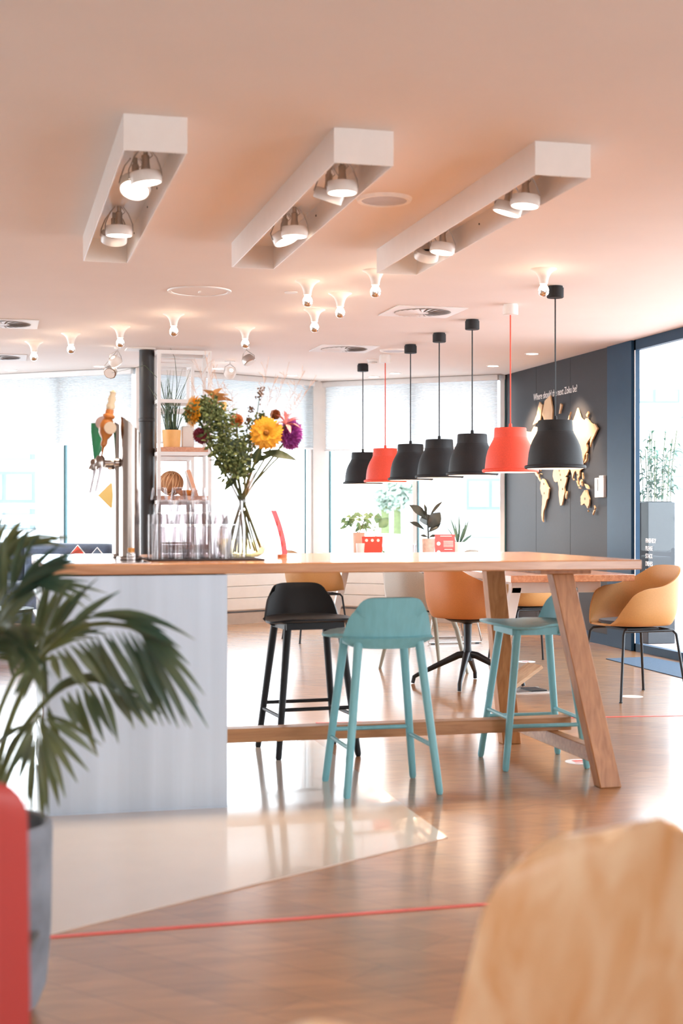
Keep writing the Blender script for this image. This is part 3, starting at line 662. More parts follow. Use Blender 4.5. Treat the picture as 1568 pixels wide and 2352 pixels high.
t = thing('high_table', 'long oak high table with splayed legs joined to the bar', 'table', (0, 0, 0))
build('tabletop', MB().bb((.19, TY0, .956), (2.76, TY1, .999)), m_top, t, bevel=.005)
def beam(p0, p1, wx, wy, taper=1.0):
    p0, p1 = Vector(p0), Vector(p1); b = MB()
    o = [(-1, -1), (1, -1), (1, 1), (-1, 1)]
    A = [b.bm.verts.new(p0+Vector((x*wx/2, y*wy/2, 0))) for x, y in o]; B = [b.bm.verts.new(p1+Vector((x*wx/2*taper, y*wy/2*taper, 0))) for x, y in o]
    for i in range(4): b.bm.faces.new((A[i], A[(i+1) % 4], B[(i+1) % 4], B[i]))
    b.bm.faces.new(A[::-1]); b.bm.faces.new(B); return b
build('leg', beam((2.634, 5.80, 0), (2.479, 5.97, .932), .10, .075), m_leg, t, bevel=.004)
build('leg', beam((2.634, 7.02, 0), (2.479, 6.85, .932), .10, .075), m_leg, t, bevel=.004)
build('batten', MB().bb((2.36, 5.90, .932), (2.60, 6.92, .956)), m_leg, t, bevel=.003)
build('stretcher_beam', MB().bb((.936, 6.36, .163), (2.70, 6.45, .226)), m_beam, t, bevel=.003)
build('cross_stretcher', beam((2.613, 5.86, .10), (2.613, 6.96, .10), .06, .001), m_beam, t) if False else build('cross_stretcher', MB().bb((2.585, 5.84, .095), (2.64, 6.99, .162)), m_beam, t, bevel=.003)

# ------------------------------------------------------------------ bar stools
def make_stool(mat, label, back_str=True, front_str=True):
    t = thing('bar_stool', label, 'bar stool', (0, 0, 0), 0, 'wooden bar stools at the high table')
    # local: sitter faces +Y, back at -Y
    b = MB()
    def bk(u, v):
        x = 2*u-1; wdt = .198-.034*v
        zz = .675+.168*v - .052*v*v*abs(x)**7
        xx = x*(wdt - .012*(v**5)*abs(x)**3)
        return Vector((xx, -.175-.035*v+.075*abs(x)**2.2*(1-.25*v), zz))
    b.sheet(bk, 20, 10, .014); build('backrest', b, mat, t, ang=60)
    b = MB(); out = []
    for i in range(40):
        a = 2*pi*i/40; ca, sa = cos(a), sin(a)
        ex = .72; x = abs(ca)**ex*(1 if ca > 0 else -1); y = abs(sa)**ex*(1 if sa > 0 else -1)
        wdt = .185+.065*max(0, min(1, (y+.9)/1.4)); out.append((x*wdt, .035+y*.205))
    g = []
    for k, (zf, sc2) in enumerate(((.690, .55), (.690, .86), (.686, 1.0), (.676, 1.0), (.668, .84), (.66, .5))):
        g.append([b.bm.verts.new(((x)*sc2, .03+(y-.03)*sc2, zf-.016*max(0, (abs(x)-.15)/.1)*sc2*(1 if y > .03 else .3))) for x, y in out])
    for A, B in zip(g, g[1:]):
        for j in range(40): b.bm.faces.new((A[j], A[(j+1) % 40], B[(j+1) % 40], B[j]))
    b.bm.faces.new(g[0]); b.bm.faces.new(g[-1][::-1])
    build('seat', b, mat, t, ang=50)
    b = MB()
    def ap(u, v):
        x = 2*u-1
        return Vector((x*(.198-.03*v**2-.02*v*abs(x)**3), -.178+.075*abs(x)**2.2+.03*v, .676-.046*v+.012*v*abs(x)**3))
    b.sheet(ap, 20, 5, .012); b.bb((-.15, -.13, .628), (.15, .15, .668)); build('seat_apron', b, mat, t, ang=50)
    F = [(-.205, -.2), (.205, -.2), (-.205, .2), (.205, .2)]; T_ = [(-.135, -.125), (.135, -.125), (-.135, .12), (.135, .12)]
    at = lambda k, z: Vector((F[k][0]+(T_[k][0]-F[k][0])*z/.65, F[k][1]+(T_[k][1]-F[k][1])*z/.65, z))
    for k in range(4): build('leg', MB().path([at(k, 0), at(k, .012), at(k, .1), at(k, .65)], [.011, .0155, .0165, .0195], 14), mat, t)
    for a_, b_, z, on in ((0, 2, .205, True), (1, 3, .205, True), (2, 3, .24, front_str), (0, 1, .235, back_str)):
        if on: build('stretcher', MB().rod(at(a_, z), at(b_, z), .0095), mat, t)
    return t
s1 = make_stool(m_teal, 'pale teal wooden bar stool seen from behind, in front of the beam', False); s1.location = (1.655, 6.0, 0)
s2 = make_stool(m_black, 'black wooden bar stool on the far side of the high table'); s2.location = (1.545, 7.0, 0); s2.rotation_euler = (0, 0, pi+R(4))
s3 = make_stool(m_teal, 'pale teal wooden bar stool at the leg end, seen side-on'); s3.location = (2.535, 6.445, 0); s3.rotation_euler = (0, 0, pi/2+R(-3))

# ------------------------------------------------------------------ dining table
DX0, DX1, DY0, DY1, DZ = 3.25, 4.12, 8.65, 14.25, .80
t = thing('dining_table', 'long dining table with white trestle legs under the pendants', 'table', (0, 0, 0))
build('tabletop', MB().bb((DX0+.004, DY0, DZ-.045), (DX1, DY1, DZ)), m_dtop, t, bevel=.003)
build('edge_strip', MB().bb((DX0, DY0+.0, DZ-.043), (DX0+.004, DY1, DZ-.002)), m_white, t)  # white colour stands in for glare along the table's long edge
b = MB().bb((DX0+.38, DY0+.4, DZ-.11), (DX0+.44, DY1-.4, DZ-.046)); build('apron', b, m_white, t)
for y in (8.95, 13.6):
    build('cross_beam', MB().bb((3.36, y-.03, DZ-.13), (4.0, y+.03, DZ-.046)), m_white, t, bevel=.003)
    build('leg', beam((3.235, y, 0), (3.40, y, DZ-.09), .07, .06), m_white, t, bevel=.004); build('leg', beam((3.87, y, 0), (3.80, y, DZ-.09), .07, .06), m_white, t, bevel=.004)
b = MB(); pts = [Vector((3.83+.012*cos(i*1.1), 13.45+.012*sin(i*1.1), .70-.004*i)) for i in range(64)]; b.path(pts, .003, 5); build('coiled_cable', b, m_ventgrey, t)

# ------------------------------------------------------------------ armchairs
def shell(bm_, back=.36, arm=.235, front=-.02):
    K = [(0, back), (28, back*.985), (58, arm*1.22), (80, arm*1.02), (104, arm*.94), (120, arm*.74), (137, arm*.28), (154, 0), (180, 0)]
    def h(a):
        a = abs(a)
        for (x0, y0), (x1, y1) in zip(K, K[1:]):
            if x0 <= a <= x1:
                s = (a-x0)/(x1-x0); s = s*s*(3-2*s) if x0 not in (80,) else s
                return y0+(y1-y0)*s
        return 0
    hs = lambda a: sum(max(0, h(min(180, abs(a+e_)))) for e_ in range(-12, 13, 3))/9
    def fn(u, v):
        a = -180+360*u; th = R(a); H = hs(a)
        sx, sy = sin(th), -cos(th)
        ex = .8; x = abs(sx)**ex*(1 if sx > 0 else -1); y = abs(sy)**ex*(1 if sy > 0 else -1)
        if v < .45:
            k = v/.45; rr = k*.80; z = .445-.012*(1-k*k)
        else:
            k = (v-.45)/.55
            rr = .80+.13*sin(min(1, k*1.6)*pi/2)+.10*k*max(0, H)/.36
            z = .445+(H*k**1.5 if H > 0 else H*k)
        return Vector((x*.265*rr, y*.265*rr*(1.0), z))
    bm_.sheet(fn, 96, 20)
    bmesh.ops.remove_doubles(bm_.bm, verts=bm_.bm.verts[:], dist=.0004)
    bmesh.ops.dissolve_degenerate(bm_.bm, edges=bm_.bm.edges[:], dist=.0002)
    bmesh.ops.recalc_face_normals(bm_.bm, faces=bm_.bm.faces[:]); bm_.bm.normal_update()
    bmesh.ops.solidify(bm_.bm, geom=bm_.bm.faces[:], thickness=.010)
    return bm_
def make_armchair(mat, label, kind, pad=True):
    t = thing('armchair', label, 'chair', (0, 0, 0), 0, 'shell armchairs at the dining table')
    build('shell', shell(MB()), mat, t, ang=60)
    if pad: build('seat_pad', MB().lathe([(0, .452), (.17, .452), (.19, .462), (.185, .474), (.12, .482), (0, .484)], 32, (0, .02, 0)), m_pad, t)
    if kind == 'rod':
        for sx in (-1, 1):
            for sy in (-1, 1): build('leg', MB().path([(sx*.12, sy*.11, .425), (sx*.19, sy*.165, .415), (sx*.205, sy*.18, .395), (sx*.25, sy*.225, .006)], .0085, 10).disc(.011, 0, .006, 10, (sx*.25, sy*.225, 0)), m_blackmetal, t)
        build('seat_frame', MB().bb((-.13, -.12, .415), (.13, .12, .428)).rod((-.19, -.165, .415), (-.19, .165, .415), .008).rod((.19, -.165, .415), (.19, .165, .415), .008), m_blackmetal, t)
    elif kind == 'swivel':
        build('seat_mount', MB().lathe([(0, .40), (.12, .42), (.15, .434), (0, .434)], 24), m_blackmetal, t)
        build('column', MB().lathe([(.03, .16), (.032, .2), (.024, .25), (.028, .40), (.06, .42)], 20), m_blackmetal, t)
        for k in range(4):
            a = pi/4+k*pi/2; d = Vector((cos(a), sin(a), 0))
            build('leg', MB().path([d*.0+Vector((0, 0, .205)), d*.06+Vector((0, 0, .195)), d*.33+Vector((0, 0, .06)), d*.355+Vector((0, 0, .045)), d*.365+Vector((0, 0, .004))], [.024, .024, .014, .014, .013], 10), m_blackmetal, t)
    elif kind == 'wood':
        for sx in (-1, 1):
            for sy in (-1, 1): build('leg', MB().path([(sx*.15, sy*.14, .43), (sx*.19, sy*.18, .3), (sx*.245, sy*.235, 0)], [.02, .018, .011], 12), m_greyleg, t)
        build('seat_frame', MB().bb((-.16, -.15, .41), (.16, .15, .43)), m_greyleg, t)
    else:
        for sx in (-1, 1):
            build('runner', MB().path([(sx*.14, -.13, .43), (sx*.22, -.16, .40), (sx*.25, -.24, .03), (sx*.25, -.235, .012), (sx*.25, .235, .012), (sx*.25, .24, .03), (sx*.22, .16, .40), (sx*.14, .13, .43)], .009, 10), m_chrome, t)
            build('glide', MB().box((sx*.25, -.2, .006), (.026, .03, .012)).box((sx*.25, .2, .006), (.026, .03, .012)), m_blackmetal, t)
        build('seat_frame', MB().bb((-.15, -.14, .42), (.15, .14, .432)), m_chrome, t)
    return t
def put(o, x, y, rz, s=1.0): o.location = (x, y, 0); o.rotation_euler = (0, 0, R(rz)); o.scale = (s, s, s)
CS = 1.07
a1 = make_armchair(m_tan, 'ochre armchair with thin black legs at the near right table corner', 'rod'); put(a1, 4.09, 8.62, 95, CS)
a2 = make_armchair(m_orange, 'cognac armchair on a black swivel base, left of the dining table', 'swivel'); put(a2, 3.24, 9.47, -72, CS)
a3 = make_armchair(m_greysh, 'warm grey armchair with grey wooden legs behind the cognac one', 'wood'); put(a3, 3.2, 10.4, -84, CS)
a4 = make_armchair(m_tan, 'ochre armchair far back behind the black stool', 'rod', False); put(a4, 2.98, 13.15, -84, CS)
a5 = make_armchair(m_tan, 'ochre armchair half hidden behind the table leg end, right side', 'rod'); put(a5, 4.17, 10.68, 92, CS)
a6 = make_armchair(m_greysh, 'grey armchair on chrome sled runners on the far side of the table', 'sled'); put(a6, 4.15, 12.75, 90, CS)

# floor box, mat, stickers
t = thing('floor_socket_box', 'open floor socket box with raised wooden lid under the table', 'floor box', (3.5, 9.05, 0), R(4))
build('frame', MB().bb((-.15, -.12, 0), (.17, .14, .004)).bb((-.15, -.12, .004), (.17, -.105, .008)).bb((-.15, .125, .004), (.17, .14, .008)), m_lampmetal, t)
build('lid', MB().box((-.03, .0, .10), (.27, .22, .022), Matrix.Rotation(R(-33), 3, 'Y')), WOOD('floor_lid', lin(190, 160, 130), lin(216, 190, 160), (1, 10, 10)), t)
build('socket', MB().bb((.02, -.08, .004), (.13, .1, .012)), m_blackmetal, t)
mtp = [WZ(1391, 1514, 0), WZ(1486, 1510, 0), WZ(1640, 1539, 0), WZ(1640, 1577, 0)]
tag(build('door_mat', MB().prism([(p.x, p.y) for p in mtp][::-1], .006), M('blue_grey_mat', lin(50, 70, 90), .9, var=.15, scale=90, bump=.4)), 'blue grey ribbed floor mat before the glass front', 'mat')
for (px, py, lab, dk) in ((1208, 1520, 'round red and white floor sticker under the far table', True), (1333, 1750, 'red and white floor sticker beside the oak table leg', True), (1450, 1600, 'pale pinkish floor sticker between the ochre chair legs', False)):
    t = thing('floor_sticker', lab, 'sticker', WZ(px, py, 0), 0, 'round floor stickers')
    build('disc', MB().disc(.075, .0003, .0014, 24), m_print if dk else M('pale_sticker', lin(226, 190, 170), .5), t)
    if dk: build('symbol', MB().box((0, .02, .0018), (.06, .04, .0008)).box((0, -.03, .0018), (.08, .012, .0008)), m_redcard, t)

# ------------------------------------------------------------------ table-top objects, dining table
def pot(name, lab, c, r, h, mat):
    t = thing(name, lab, 'potted plant', c, 0)
    build('pot', MB().lathe([(0, 0), (r*.9, 0), (r, h), (r*.9, h), (r*.88, h*.88), (0, h*.88)], 28), mat, t)
    build('soil', MB().disc(r*.88, h*.86, h*.885, 20), m_soil, t); return t
m_terr = M('blush_terrazzo_pot', lin(206, 184, 172), .7, var=.12, scale=40)
m_vine = leafmat('vine_green', lin(104, 140, 100), lin(150, 176, 126), .4, .3); m_rub = leafmat('rubber_leaf', lin(44, 52, 50), lin(78, 76, 68), .25, .05, 5); m_spid = leafmat('blade_green', lin(60, 92, 76), lin(104, 130, 104), .4, .2)
DT = DZ
t = pot('trailing_plant', 'blush pot with trailing light green plant behind the red box', (3.60, 13.9, DT), .062, .21, M('blush_clay', lin(216, 184, 164), .7, var=.06))
r = random.Random(11); st = MB(); lf = MB()
for i in range(11):
    a = r.uniform(0, 2*pi) if i > 3 else (pi*.95 if i < 2 else .1); rad = r.uniform(.08, .24); hh = r.uniform(.0, .16)
    p0 = Vector((0, 0, .19)); p2 = Vector((cos(a)*rad, sin(a)*rad*.7, .22+hh)); p1 = (p0+p2)/2+Vector((0, 0, .07)); st.path([p0, p1, p2], .003, 5)
    for k in range(5):
        p = p1.lerp(p2, k/4)+Vector((r.uniform(-.02, .02), r.uniform(-.03, .03), r.uniform(-.01, .03))); b_ = r.uniform(0, 2*pi)
        lf.leaf(p, p+Vector((cos(b_)*.07, sin(b_)*.05, r.uniform(-.045, .03))), .05, (r.uniform(-.4, .4), -1, .8), .2, 5)
st.path([(0.04, 0, .2), (.14, 0, .24), (.2, 0, .12), (.25, 0, .02)], .003, 5)
for k in range(4): lf.leaf((.17+.025*k, 0, .18-.05*k), (.2+.025*k, 0, .13-.05*k), .03, (0, -1, .3))
for k in range(9):
    a = 2*pi*k/9; 
lf.leaf((.20, -.03, .26), (.30, -.03, .36), .11, (0, -1, .3), 0, 7); lf.leaf((.18, -.02, .30), (.20, -.02, .41), .09, (.1, -1, .3), 0, 7)
build('stem', st, m_stem, t); build('foliage', lf, m_vine, t, ang=180)['kind'] = 'stuff'
t = pot('rubber_plant', 'terrazzo pot with dark broad leaved rubber plant', (3.93, 12.6, DT), .062, .17, m_terr)
k_ = .00403
build('stem', MB().path([(0, 0, .15), (-.005, 0, .3), (-.02, 0, .42)], [.009, .008, .005], 8), m_rub, t)
def rl(a, b, wd, nr): # pixel offsets from pot centre top
    P = lambda q: Vector(((q[0]-985)*k_*CP, -(q[0]-985)*k_*SP, (1237-q[1])*k_+.17))
    build('leaf', MB().leaf(P(a), P(b), wd*1.25, nr, .0, 8, .12, .55), m_rub, t, ang=180)
rl((985, 1195), (941, 1160), .085, (.2, -1, .6)); rl((978, 1185), (975, 1157), .04, (.7, -1, 0)); rl((988, 1186), (1018, 1151), .035, (-.8, -.6, .3)); rl((983, 1207), (975, 1180), .115, (0, -1, .25)); rl((985, 1212), (1012, 1177), .1, (-.3, -1, .1)); rl((976, 1217), (941, 1199), .05, (.2, -1, .9)); rl((986, 1222), (1013, 1201), .055, (-.3, -1, .6)); rl((984, 1234), (966, 1230), .03, (0, -1, 1)); rl((986, 1234), (1004, 1230), .03, (0, -1, 1))
t = pot('spiky_plant', 'white pot with spiky striped blades beside the coral card', (4.02, 12.0, DT), .058, .15, m_white)
for i, (dx, dz, wd) in enumerate(((-.10, .30, .022), (-.04, .24, .02), (.02, .33, .02), (.06, .26, .02), (.10, .27, .022), (.15, .10, .024), (-.14, .2, .014), (.05, .18, .02), (.09, .2, .022))):
    build('blade', MB().leaf((dx*.15, (i % 3-1)*.015, .13), (dx, (i % 3-1)*.05, .14+dz*.85), wd, (0, -1, .3), .05, 8, .25, .3), m_spid, t, ang=180)
t = thing('napkin_box', 'red box with three white dots on the dining table', 'box', (3.525, 13.1, DT), R(-14))
b = MB(); b.prism([(-.09, 0), (.09, 0), (.1, .185), (-.1, .185)], .09, Matrix.Rotation(pi/2, 4, 'X')); build('body', b, m_redcard, t, bevel=.003)
for k in (-1, 0, 1): build('dot', MB().disc(.0145, 0, .0012, 20, (k*.055, -.0905, .148), Matrix.Rotation(pi/2, 3, 'X')), m_print, t)
t = thing('menu_card', 'coral square card with white print standing on the dining table', 'card', (3.83, 11.8, DT), R(-14))
b = MB().box((0, 0, .11), (.175, .004, .222), Matrix.Rotation(R(-4), 3, 'X')); b.box((0, .03, .02), (.175, .06, .003)); build('card', b, m_pinkcard, t)
b = MB().disc(.017, 0, .001, 20, (-.055, -.0025, .14), Matrix.Rotation(pi/2-R(4), 3, 'X')).disc(.017, 0, .001, 20, (-.055, -.0075, .065), Matrix.Rotation(pi/2-R(4), 3, 'X')).box((0.01, .0035, .205), (.1, .001, .006))
for k in range(7): b.box((.03, -.0026+.0+.0007*(k-3)*-1, .163-.0085*k), (.085, .001, .003))
b.box((.03, -.0065, .09), (.07, .001, .005)); build('print', b, m_print, t)
tag(build('drinking_cup', MB().lathe([(0, 0), (.033, 0), (.041, .125), (.038, .125), (.031, .006), (0, .006)], 24, (3.33, 12.8, DT)), m_white), 'small white cup on the table in front of the red box', 'cup')
def tumbler(r0, r1, h): return MB().lathe([(0, .004), (r0*.93, .004), (r1*.95, h), (r1, h), (r0, 0), (0, 0)], 24)
g = tumbler(.045, .052, .165); tag(build('glass_jar', g, m_glass, loc=(3.6, 12.5, DT)), 'clear glass jar on the dining table, the larger one', 'jar'); g = tumbler(.036, .042, .12); tag(build('glass_jar', g, m_glass, loc=(3.68, 12.3, DT)), 'clear drinking glass beside the larger glass jar', 'jar')
tag(build('napkin', MB().prism([(-.06, -.04), (.05, -.05), (.07, .04), (-.05, .05)], .006, Matrix.Translation((4.02, 10.6, DT))), m_print), 'white folded paper napkin lying on the dining table', 'napkin')

# ------------------------------------------------------------------ bar-top objects
def tap(lab, c, hand):
    t = thing('beer_tap', lab, 'beer tap', c, 0, 'steel beer taps')
    b = MB(); n = 40; rx, ry = .045, .06
    lo = [b.bm.verts.new((rx*cos(2*pi*i/n), ry*sin(2*pi*i/n), 0)) for i in range(n)]
    hi = [b.bm.verts.new((rx*cos(2*pi*i/n), ry*sin(2*pi*i/n), .575-.85*rx*cos(2*pi*i/n)-.1*ry*(sin(2*pi*i/n)))) for i in range(n)]
    for i in range(n): b.bm.faces.new((lo[i], lo[(i+1) % n], hi[(i+1) % n], hi[i]))
    b.bm.faces.new(lo[::-1]); b.bm.faces.new(hi); build('column', b, m_chrome, t, bevel=.002)
    build('base_ring', MB().lathe([(.05, 0), (.056, .002), (.056, .012), (.046, .016)], 32, sy=1.25), m_chrome, t)
    b = MB().rod((-.03, 0, .415), (-.12, 0, .415), .012).lathe([(.016, 0), (.02, .005), (.02, .02), (.014, .025)], 18, (-.043, 0, .415), Matrix.Rotation(R(-90), 3, 'Y')).lathe([(0, -.02), (.02, -.02), (.022, 0), (.02, .02), (.012, .03), (0, .03)], 18, (-.125, 0, .415)).rod((-.125, 0, .40), (-.148, 0, .41), .012)
    tb = build('tap_body', b, m_chrome, t)
    build('spout', MB().path([(-.125, 0, .395), (-.128, 0, .37), (-.145, 0, .29)], [.009, .006, .006], 10), M('spout_steel', (.5, .47, .5), .3, metal=.8), t)
    p = Vector((-.12, 0, .44)); ax = Matrix.Rotation(R(10), 3, 'Y')
    if hand == 'turned':
        h = build('handle', MB().lathe([(.004, 0), (.006, .04), (.014, .05), (.013, .075), (.03, .10), (.034, .13), (.024, .155), (.018, .165), (.026, .172), (.026, .18), (.018, .185), (.017, .205)], 20, p, ax), M('amber_handle', lin(196, 122, 58), .4, var=.2), t)
        build('finial', MB().lathe([(.017, .205), (.020, .22), (.014, .235), (.018, .25), (.012, .268), (.014, .28), (0, .292)], 16, p, ax), M('cream_finial', lin(224, 208, 180), .6), h)
        build('medallion', MB().disc(.026, 0, .006, 24, p+ax @ Vector((.012, -.036, .125)), Matrix.Rotation(pi/2, 3, 'X')), M('cream_medal', lin(226, 208, 184), .5), h)
    else:
        h = build('handle', MB().lathe([(.008, 0), (.014, .02), (.04, .12), (.046, .16), (.0, .172)], 20, p, Matrix.Rotation(R(8), 3, 'Y'), sy=.5), M('green_handle', lin(40, 150, 96), .3, coat=.4), t)
        build('medallion', MB().disc(.03, 0, .02, 24, p+Vector((.028, -.012, .165)), Matrix.Rotation(pi/2, 3, 'X')), M('rose_medal', lin(206, 176, 166), .5), h)
    return t
tap('nearer steel beer tap column with an amber turned handle', (.577, 6.14, 1.0035), 'turned')
t2 = tap('farther steel beer tap column with a green handle', (.577, 6.50, 1.0035), 'green')
yc = WD(247, 1138, 6.52); tag(build('hanging_card', MB().box((yc.x+.015, yc.y, yc.z), (.085, .003, .085), Matrix.Rotation(R(45), 3, 'Y')), leafmat('yellow_card', lin(252, 234, 182), lin(255, 240, 196), .6, .7)), 'yellow square card fixed by its corner to the farther tap column', 'card')
c = WZ(290, 1287, 1.0035); c.x += .02
t = thing('small_bottle', 'tiny clear bottle with orange cap at the tap foot', 'bottle', c)
build('body', MB().lathe([(0, 0), (.017, 0), (.018, .004), (.018, .03), (.014, .034), (0, .034)], 20), m_glass, t); build('cap', MB().disc(.014, .034, .052, 20), M('orange_cap', lin(236, 166, 84), .5), t)
# mat + glasses
g0 = Vector((.815, 6.16, 0))
t = tag(build('bar_mat', MB().bb((.652, 6.0, .9995), (1.14, 6.36, 1.006)), m_mat, bevel=.002), 'black rubber mat under the stacked glasses on the bar', 'bar mat')
gl_big = [(0, .004), (.024, .004), (.032, .15), (.034, .152), (.0345, .15), (.030, .05), (.026, 0), (0, 0)]
def mesh_glass(r_top, r_bot, h):  # upside-down tumbler, base up
    q = MB().lathe([(r_bot, 0), (r_bot*1.0, .002), (r_top, h-.006), (r_top*.96, h), (0, h), (0, h-.007), (r_top*.9, h-.009), (r_bot*.93, .003), (r_bot, 0)], 36)
    for v in q.bm.verts:
        k_ = 1+.035*cos(12*math.atan2(v.co.y, v.co.x)); v.co.x *= k_; v.co.y *= k_
    return q
gA = build('tall_tumbler', mesh_glass(.024, .0325, .145), m_glass); gB = build('low_tumbler', mesh_glass(.030, .0365, .052), m_glass)
used = {'a': 0, 'b': 0}
def glass(src, key, x, y, z, lab, grp):
    if used[key] == 0: o = src
    else: o = src.copy(); COL.objects.link(o)
    used[key] += 1; o.location = (x, y, z); o.rotation_euler = (0, 0, used[key]*.7); tag(o, lab, 'glass', grp)
ord_ = ['first', 'second', 'third', 'fourth', 'fifth']; rowname = ['front', 'middle', 'rear']
for j in range(3):
    for i in range(5): glass(gA, 'a', .71+.0665*i, 6.06+.0665*j, 1.0062, 'tall upturned tumbler on the black mat, %s from the left, %s row' % (ord_[i], rowname[j]), 'tall upturned tumblers')
TR1 = 1.0062+.1452
t = tag(build('glass_tray', MB().bb((.665, 6.02, TR1), (1.02, 6.24, TR1+.003)), m_glass), 'clear tray resting on the tall upturned tumblers', 'tray')
for j in range(3):
    for i in range(4): glass(gB, 'b', .715+.082*i, 6.055+.075*j, TR1+.0032, 'low upturned tumbler on the clear tray, %s from the left, %s row' % (ord_[i], rowname[j]), 'low upturned tumblers')
z2 = TR1+.0032+.0525
for j in range(2):
    for i in range(3): glass(gB, 'b', .725+.08*i, 6.085+.076*j, z2, 'low upturned tumbler in the second layer, %s from the left, %s row' % (ord_[i], ['front', 'rear'][j]), 'low upturned tumblers')
z3 = z2+.0525
for i in range(3): glass(gB, 'b', .70+.086*i, 6.12, z3, 'low upturned tumbler in the top layer of the stack, %s from the left' % ord_[i], 'low upturned tumblers')
tag(build('carafe', MB().lathe([(0, .003), (.034, .003), (.036, .14), (.03, .19), (.024, .2), (.024, .25), (.026, .25), (.026, .2), (.038, .14), (.038, 0), (0, 0)], 28, (1.055, 6.22, 1.0065)), m_glass), 'clear glass carafe right of the stacked tumblers', 'carafe')
tag(build('glass_cylinder', MB().lathe([(0, .003), (.03, .003), (.03, .19), (.032, .19), (.032, 0), (0, 0)], 28, (.672, 6.04, 1.0065)), m_glass), 'clear glass cylinder between the tap column and the tumblers', 'glass')
# acrylic sign
sg = WZ(648, 1281, 1.0)
t = thing('curved_card_stand', 'curved coral acrylic strip standing on a small wooden block', 'card stand', (sg.x, sg.y, .9995), R(20))
build('block', MB().disc(.024, 0, .016, 24), WOOD('block_wood', lin(170, 100, 70), lin(196, 126, 90), (1, 8, 8)), t)
def ac(u, v):
    z = .016+.20*v; x = -.018+.04*u-.047*v**1.8+.012*(1-v)
    return Vector((x, -.01+.02*u, z))
build('strip', MB().sheet(ac, 3, 18, .003), m_acryl, t)
m_pcp = M('pale_coral_print', lin(226, 120, 120), .5)
for v in (.25, .48, .72): p = ac(.35, v); build('dot', MB().bb((p.x-.003, p.y-.008, p.z-.012), (p.x+.003, p.y-.004, p.z+.012)), m_pcp, t)

# ------------------------------------------------------------------ bouquet
VC = WZ(556, 1281, 1.0); VC.z = .9995; VD = VC.x*SP+VC.y*CP; kv = VD/FPX
def VP(px, py, dd=0): return WD(px, py, VD+dd)-VC
t = thing('glass_vase', 'hourglass clear vase of water holding the bouquet on the bar', 'vase', VC)
prof = [(0, .004), (.07, .004), (.098, .02), (.113, .055), (.116, .085), (.104, .13), (.075, .185), (.045, .225), (.028, .252), (.029, .27), (.042, .31), (.058, .36), (.066, .388)]
build('glass', MB().lathe([(0, 0)]+[(r_+.003, z_) for r_, z_ in prof[1:]]+prof[::-1], 48), m_vase, t)
build('water', MB().lathe([(0, .006), (.068, .006), (.095, .021), (.110, .055), (.1125, .086), (0, .087)], 40), m_water, t)
build('waist_ring', MB().lathe([(.0295, .248), (.035, .252), (.035, .264), (.0295, .268)], 32), m_glass, t)
def stemline(root_px, root_py, px, py, dd=0):
    a = VP(root_px, root_py); b_ = Vector((0, 0, .258))+Vector((random.uniform(-.012, .012), random.uniform(-.012, .012), 0)); c_ = VP(px, py, dd)
    return [a, a.lerp(b_, .6), b_, b_.lerp(c_, .3)+Vector((0, 0, .012)), b_.lerp(c_, .7)+Vector((0, 0, .01)), c_]
def flower_thing(name, lab, grp=None): return thing(name, lab, 'flower', VC, 0, grp)
def sunflower(lab, px, py, rad, nrm, dd, root, n=34):
    t = flower_thing('yellow_gerbera', lab, 'yellow flowers in the bouquet'); c_ = VP(px, py, dd); nrm = Vector(nrm).normalized()
    build('stem', MB().path(stemline(*root, px, py, dd), .0065, 8), m_stem, t)
    q = nrm.to_track_quat('Z', 'Y').to_matrix(); b = MB(); r = random.Random(px)
    for ring, (rr, lift, nn) in enumerate(((1, .0, n), (.86, .010, n-4), (.68, .018, n-8), (.5, .024, 20))):
        for i in range(nn):
            a = 2*pi*(i+.5*ring)/nn+r.uniform(-.05, .05); d = Vector((cos(a), sin(a), 0)); L_ = rad*rr*r.uniform(.93, 1.04)
            b.leaf(c_+q @ (d*rad*.12+Vector((0, 0, lift*.6))), c_+q @ (d*L_+Vector((0, 0, lift+r.uniform(-.006, .004)))), rad*.3, q @ Vector((0, 0, 1)), 0, 5, .12, .6)
    build('petals', b, M('yellow_petal', lin(250, 178, 44), .6, var=.12, scale=30), t, ang=180)
    build('flower_center', MB().lathe([(0, .034), (rad*.08, .036), (rad*.16, .028), (rad*.2, .0)], 20, c_, q), M('brown_center', lin(150, 98, 30), .9, var=.4, scale=80), t)
    build('calyx', MB().lathe([(rad*.3, 0), (rad*.2, -.012), (0.006, -.02)], 16, c_, q), m_stem, t)
FV = Vector((SP, CP, 0)); RV = Vector((CP, -SP, 0))
sunflower('large yellow flower facing the room at the right of the bouquet', 612, 995, .078, -FV+Vector((0, 0, .05)), -.06, (520, 1262))
sunflower('yellow flower turned sideways at the left of the bouquet', 444, 945, .078, -RV*.86-FV*.5+Vector((0, 0, .1)), -.02, (598, 1258))
def pom(name, lab, px, py, rad, dd, mat, root, asp=1.0):
    t = flower_thing(name, lab); c_ = VP(px, py, dd); b = MB(); r = random.Random(px)
    build('stem', MB().path(stemline(*root, px, py, dd), .0045, 8), m_stem, t)
    n = 170
    for i in range(n):
        z = 1-2*(i+.5)/n; a = i*2.39996; s_ = math.sqrt(1-z*z); d = Vector((s_*cos(a), s_*sin(a), z*asp))
        b.leaf(c_+d*rad*.35, c_+d*rad*r.uniform(.9, 1.05), rad*.34, d.cross(Vector((r.uniform(-1, 1), r.uniform(-1, 1), 1))), .0, 3, .4, .7)
    b.ball(c_, rad*.55, 2)
    build('petals', b, mat, t, ang=180)
pom('purple_aster', 'purple pompom flower at the right edge of the bouquet', 668, 998, .058, .02, M('purple_petal', lin(178, 84, 176), .6, var=.2, scale=30), (540, 1268), 1.3)
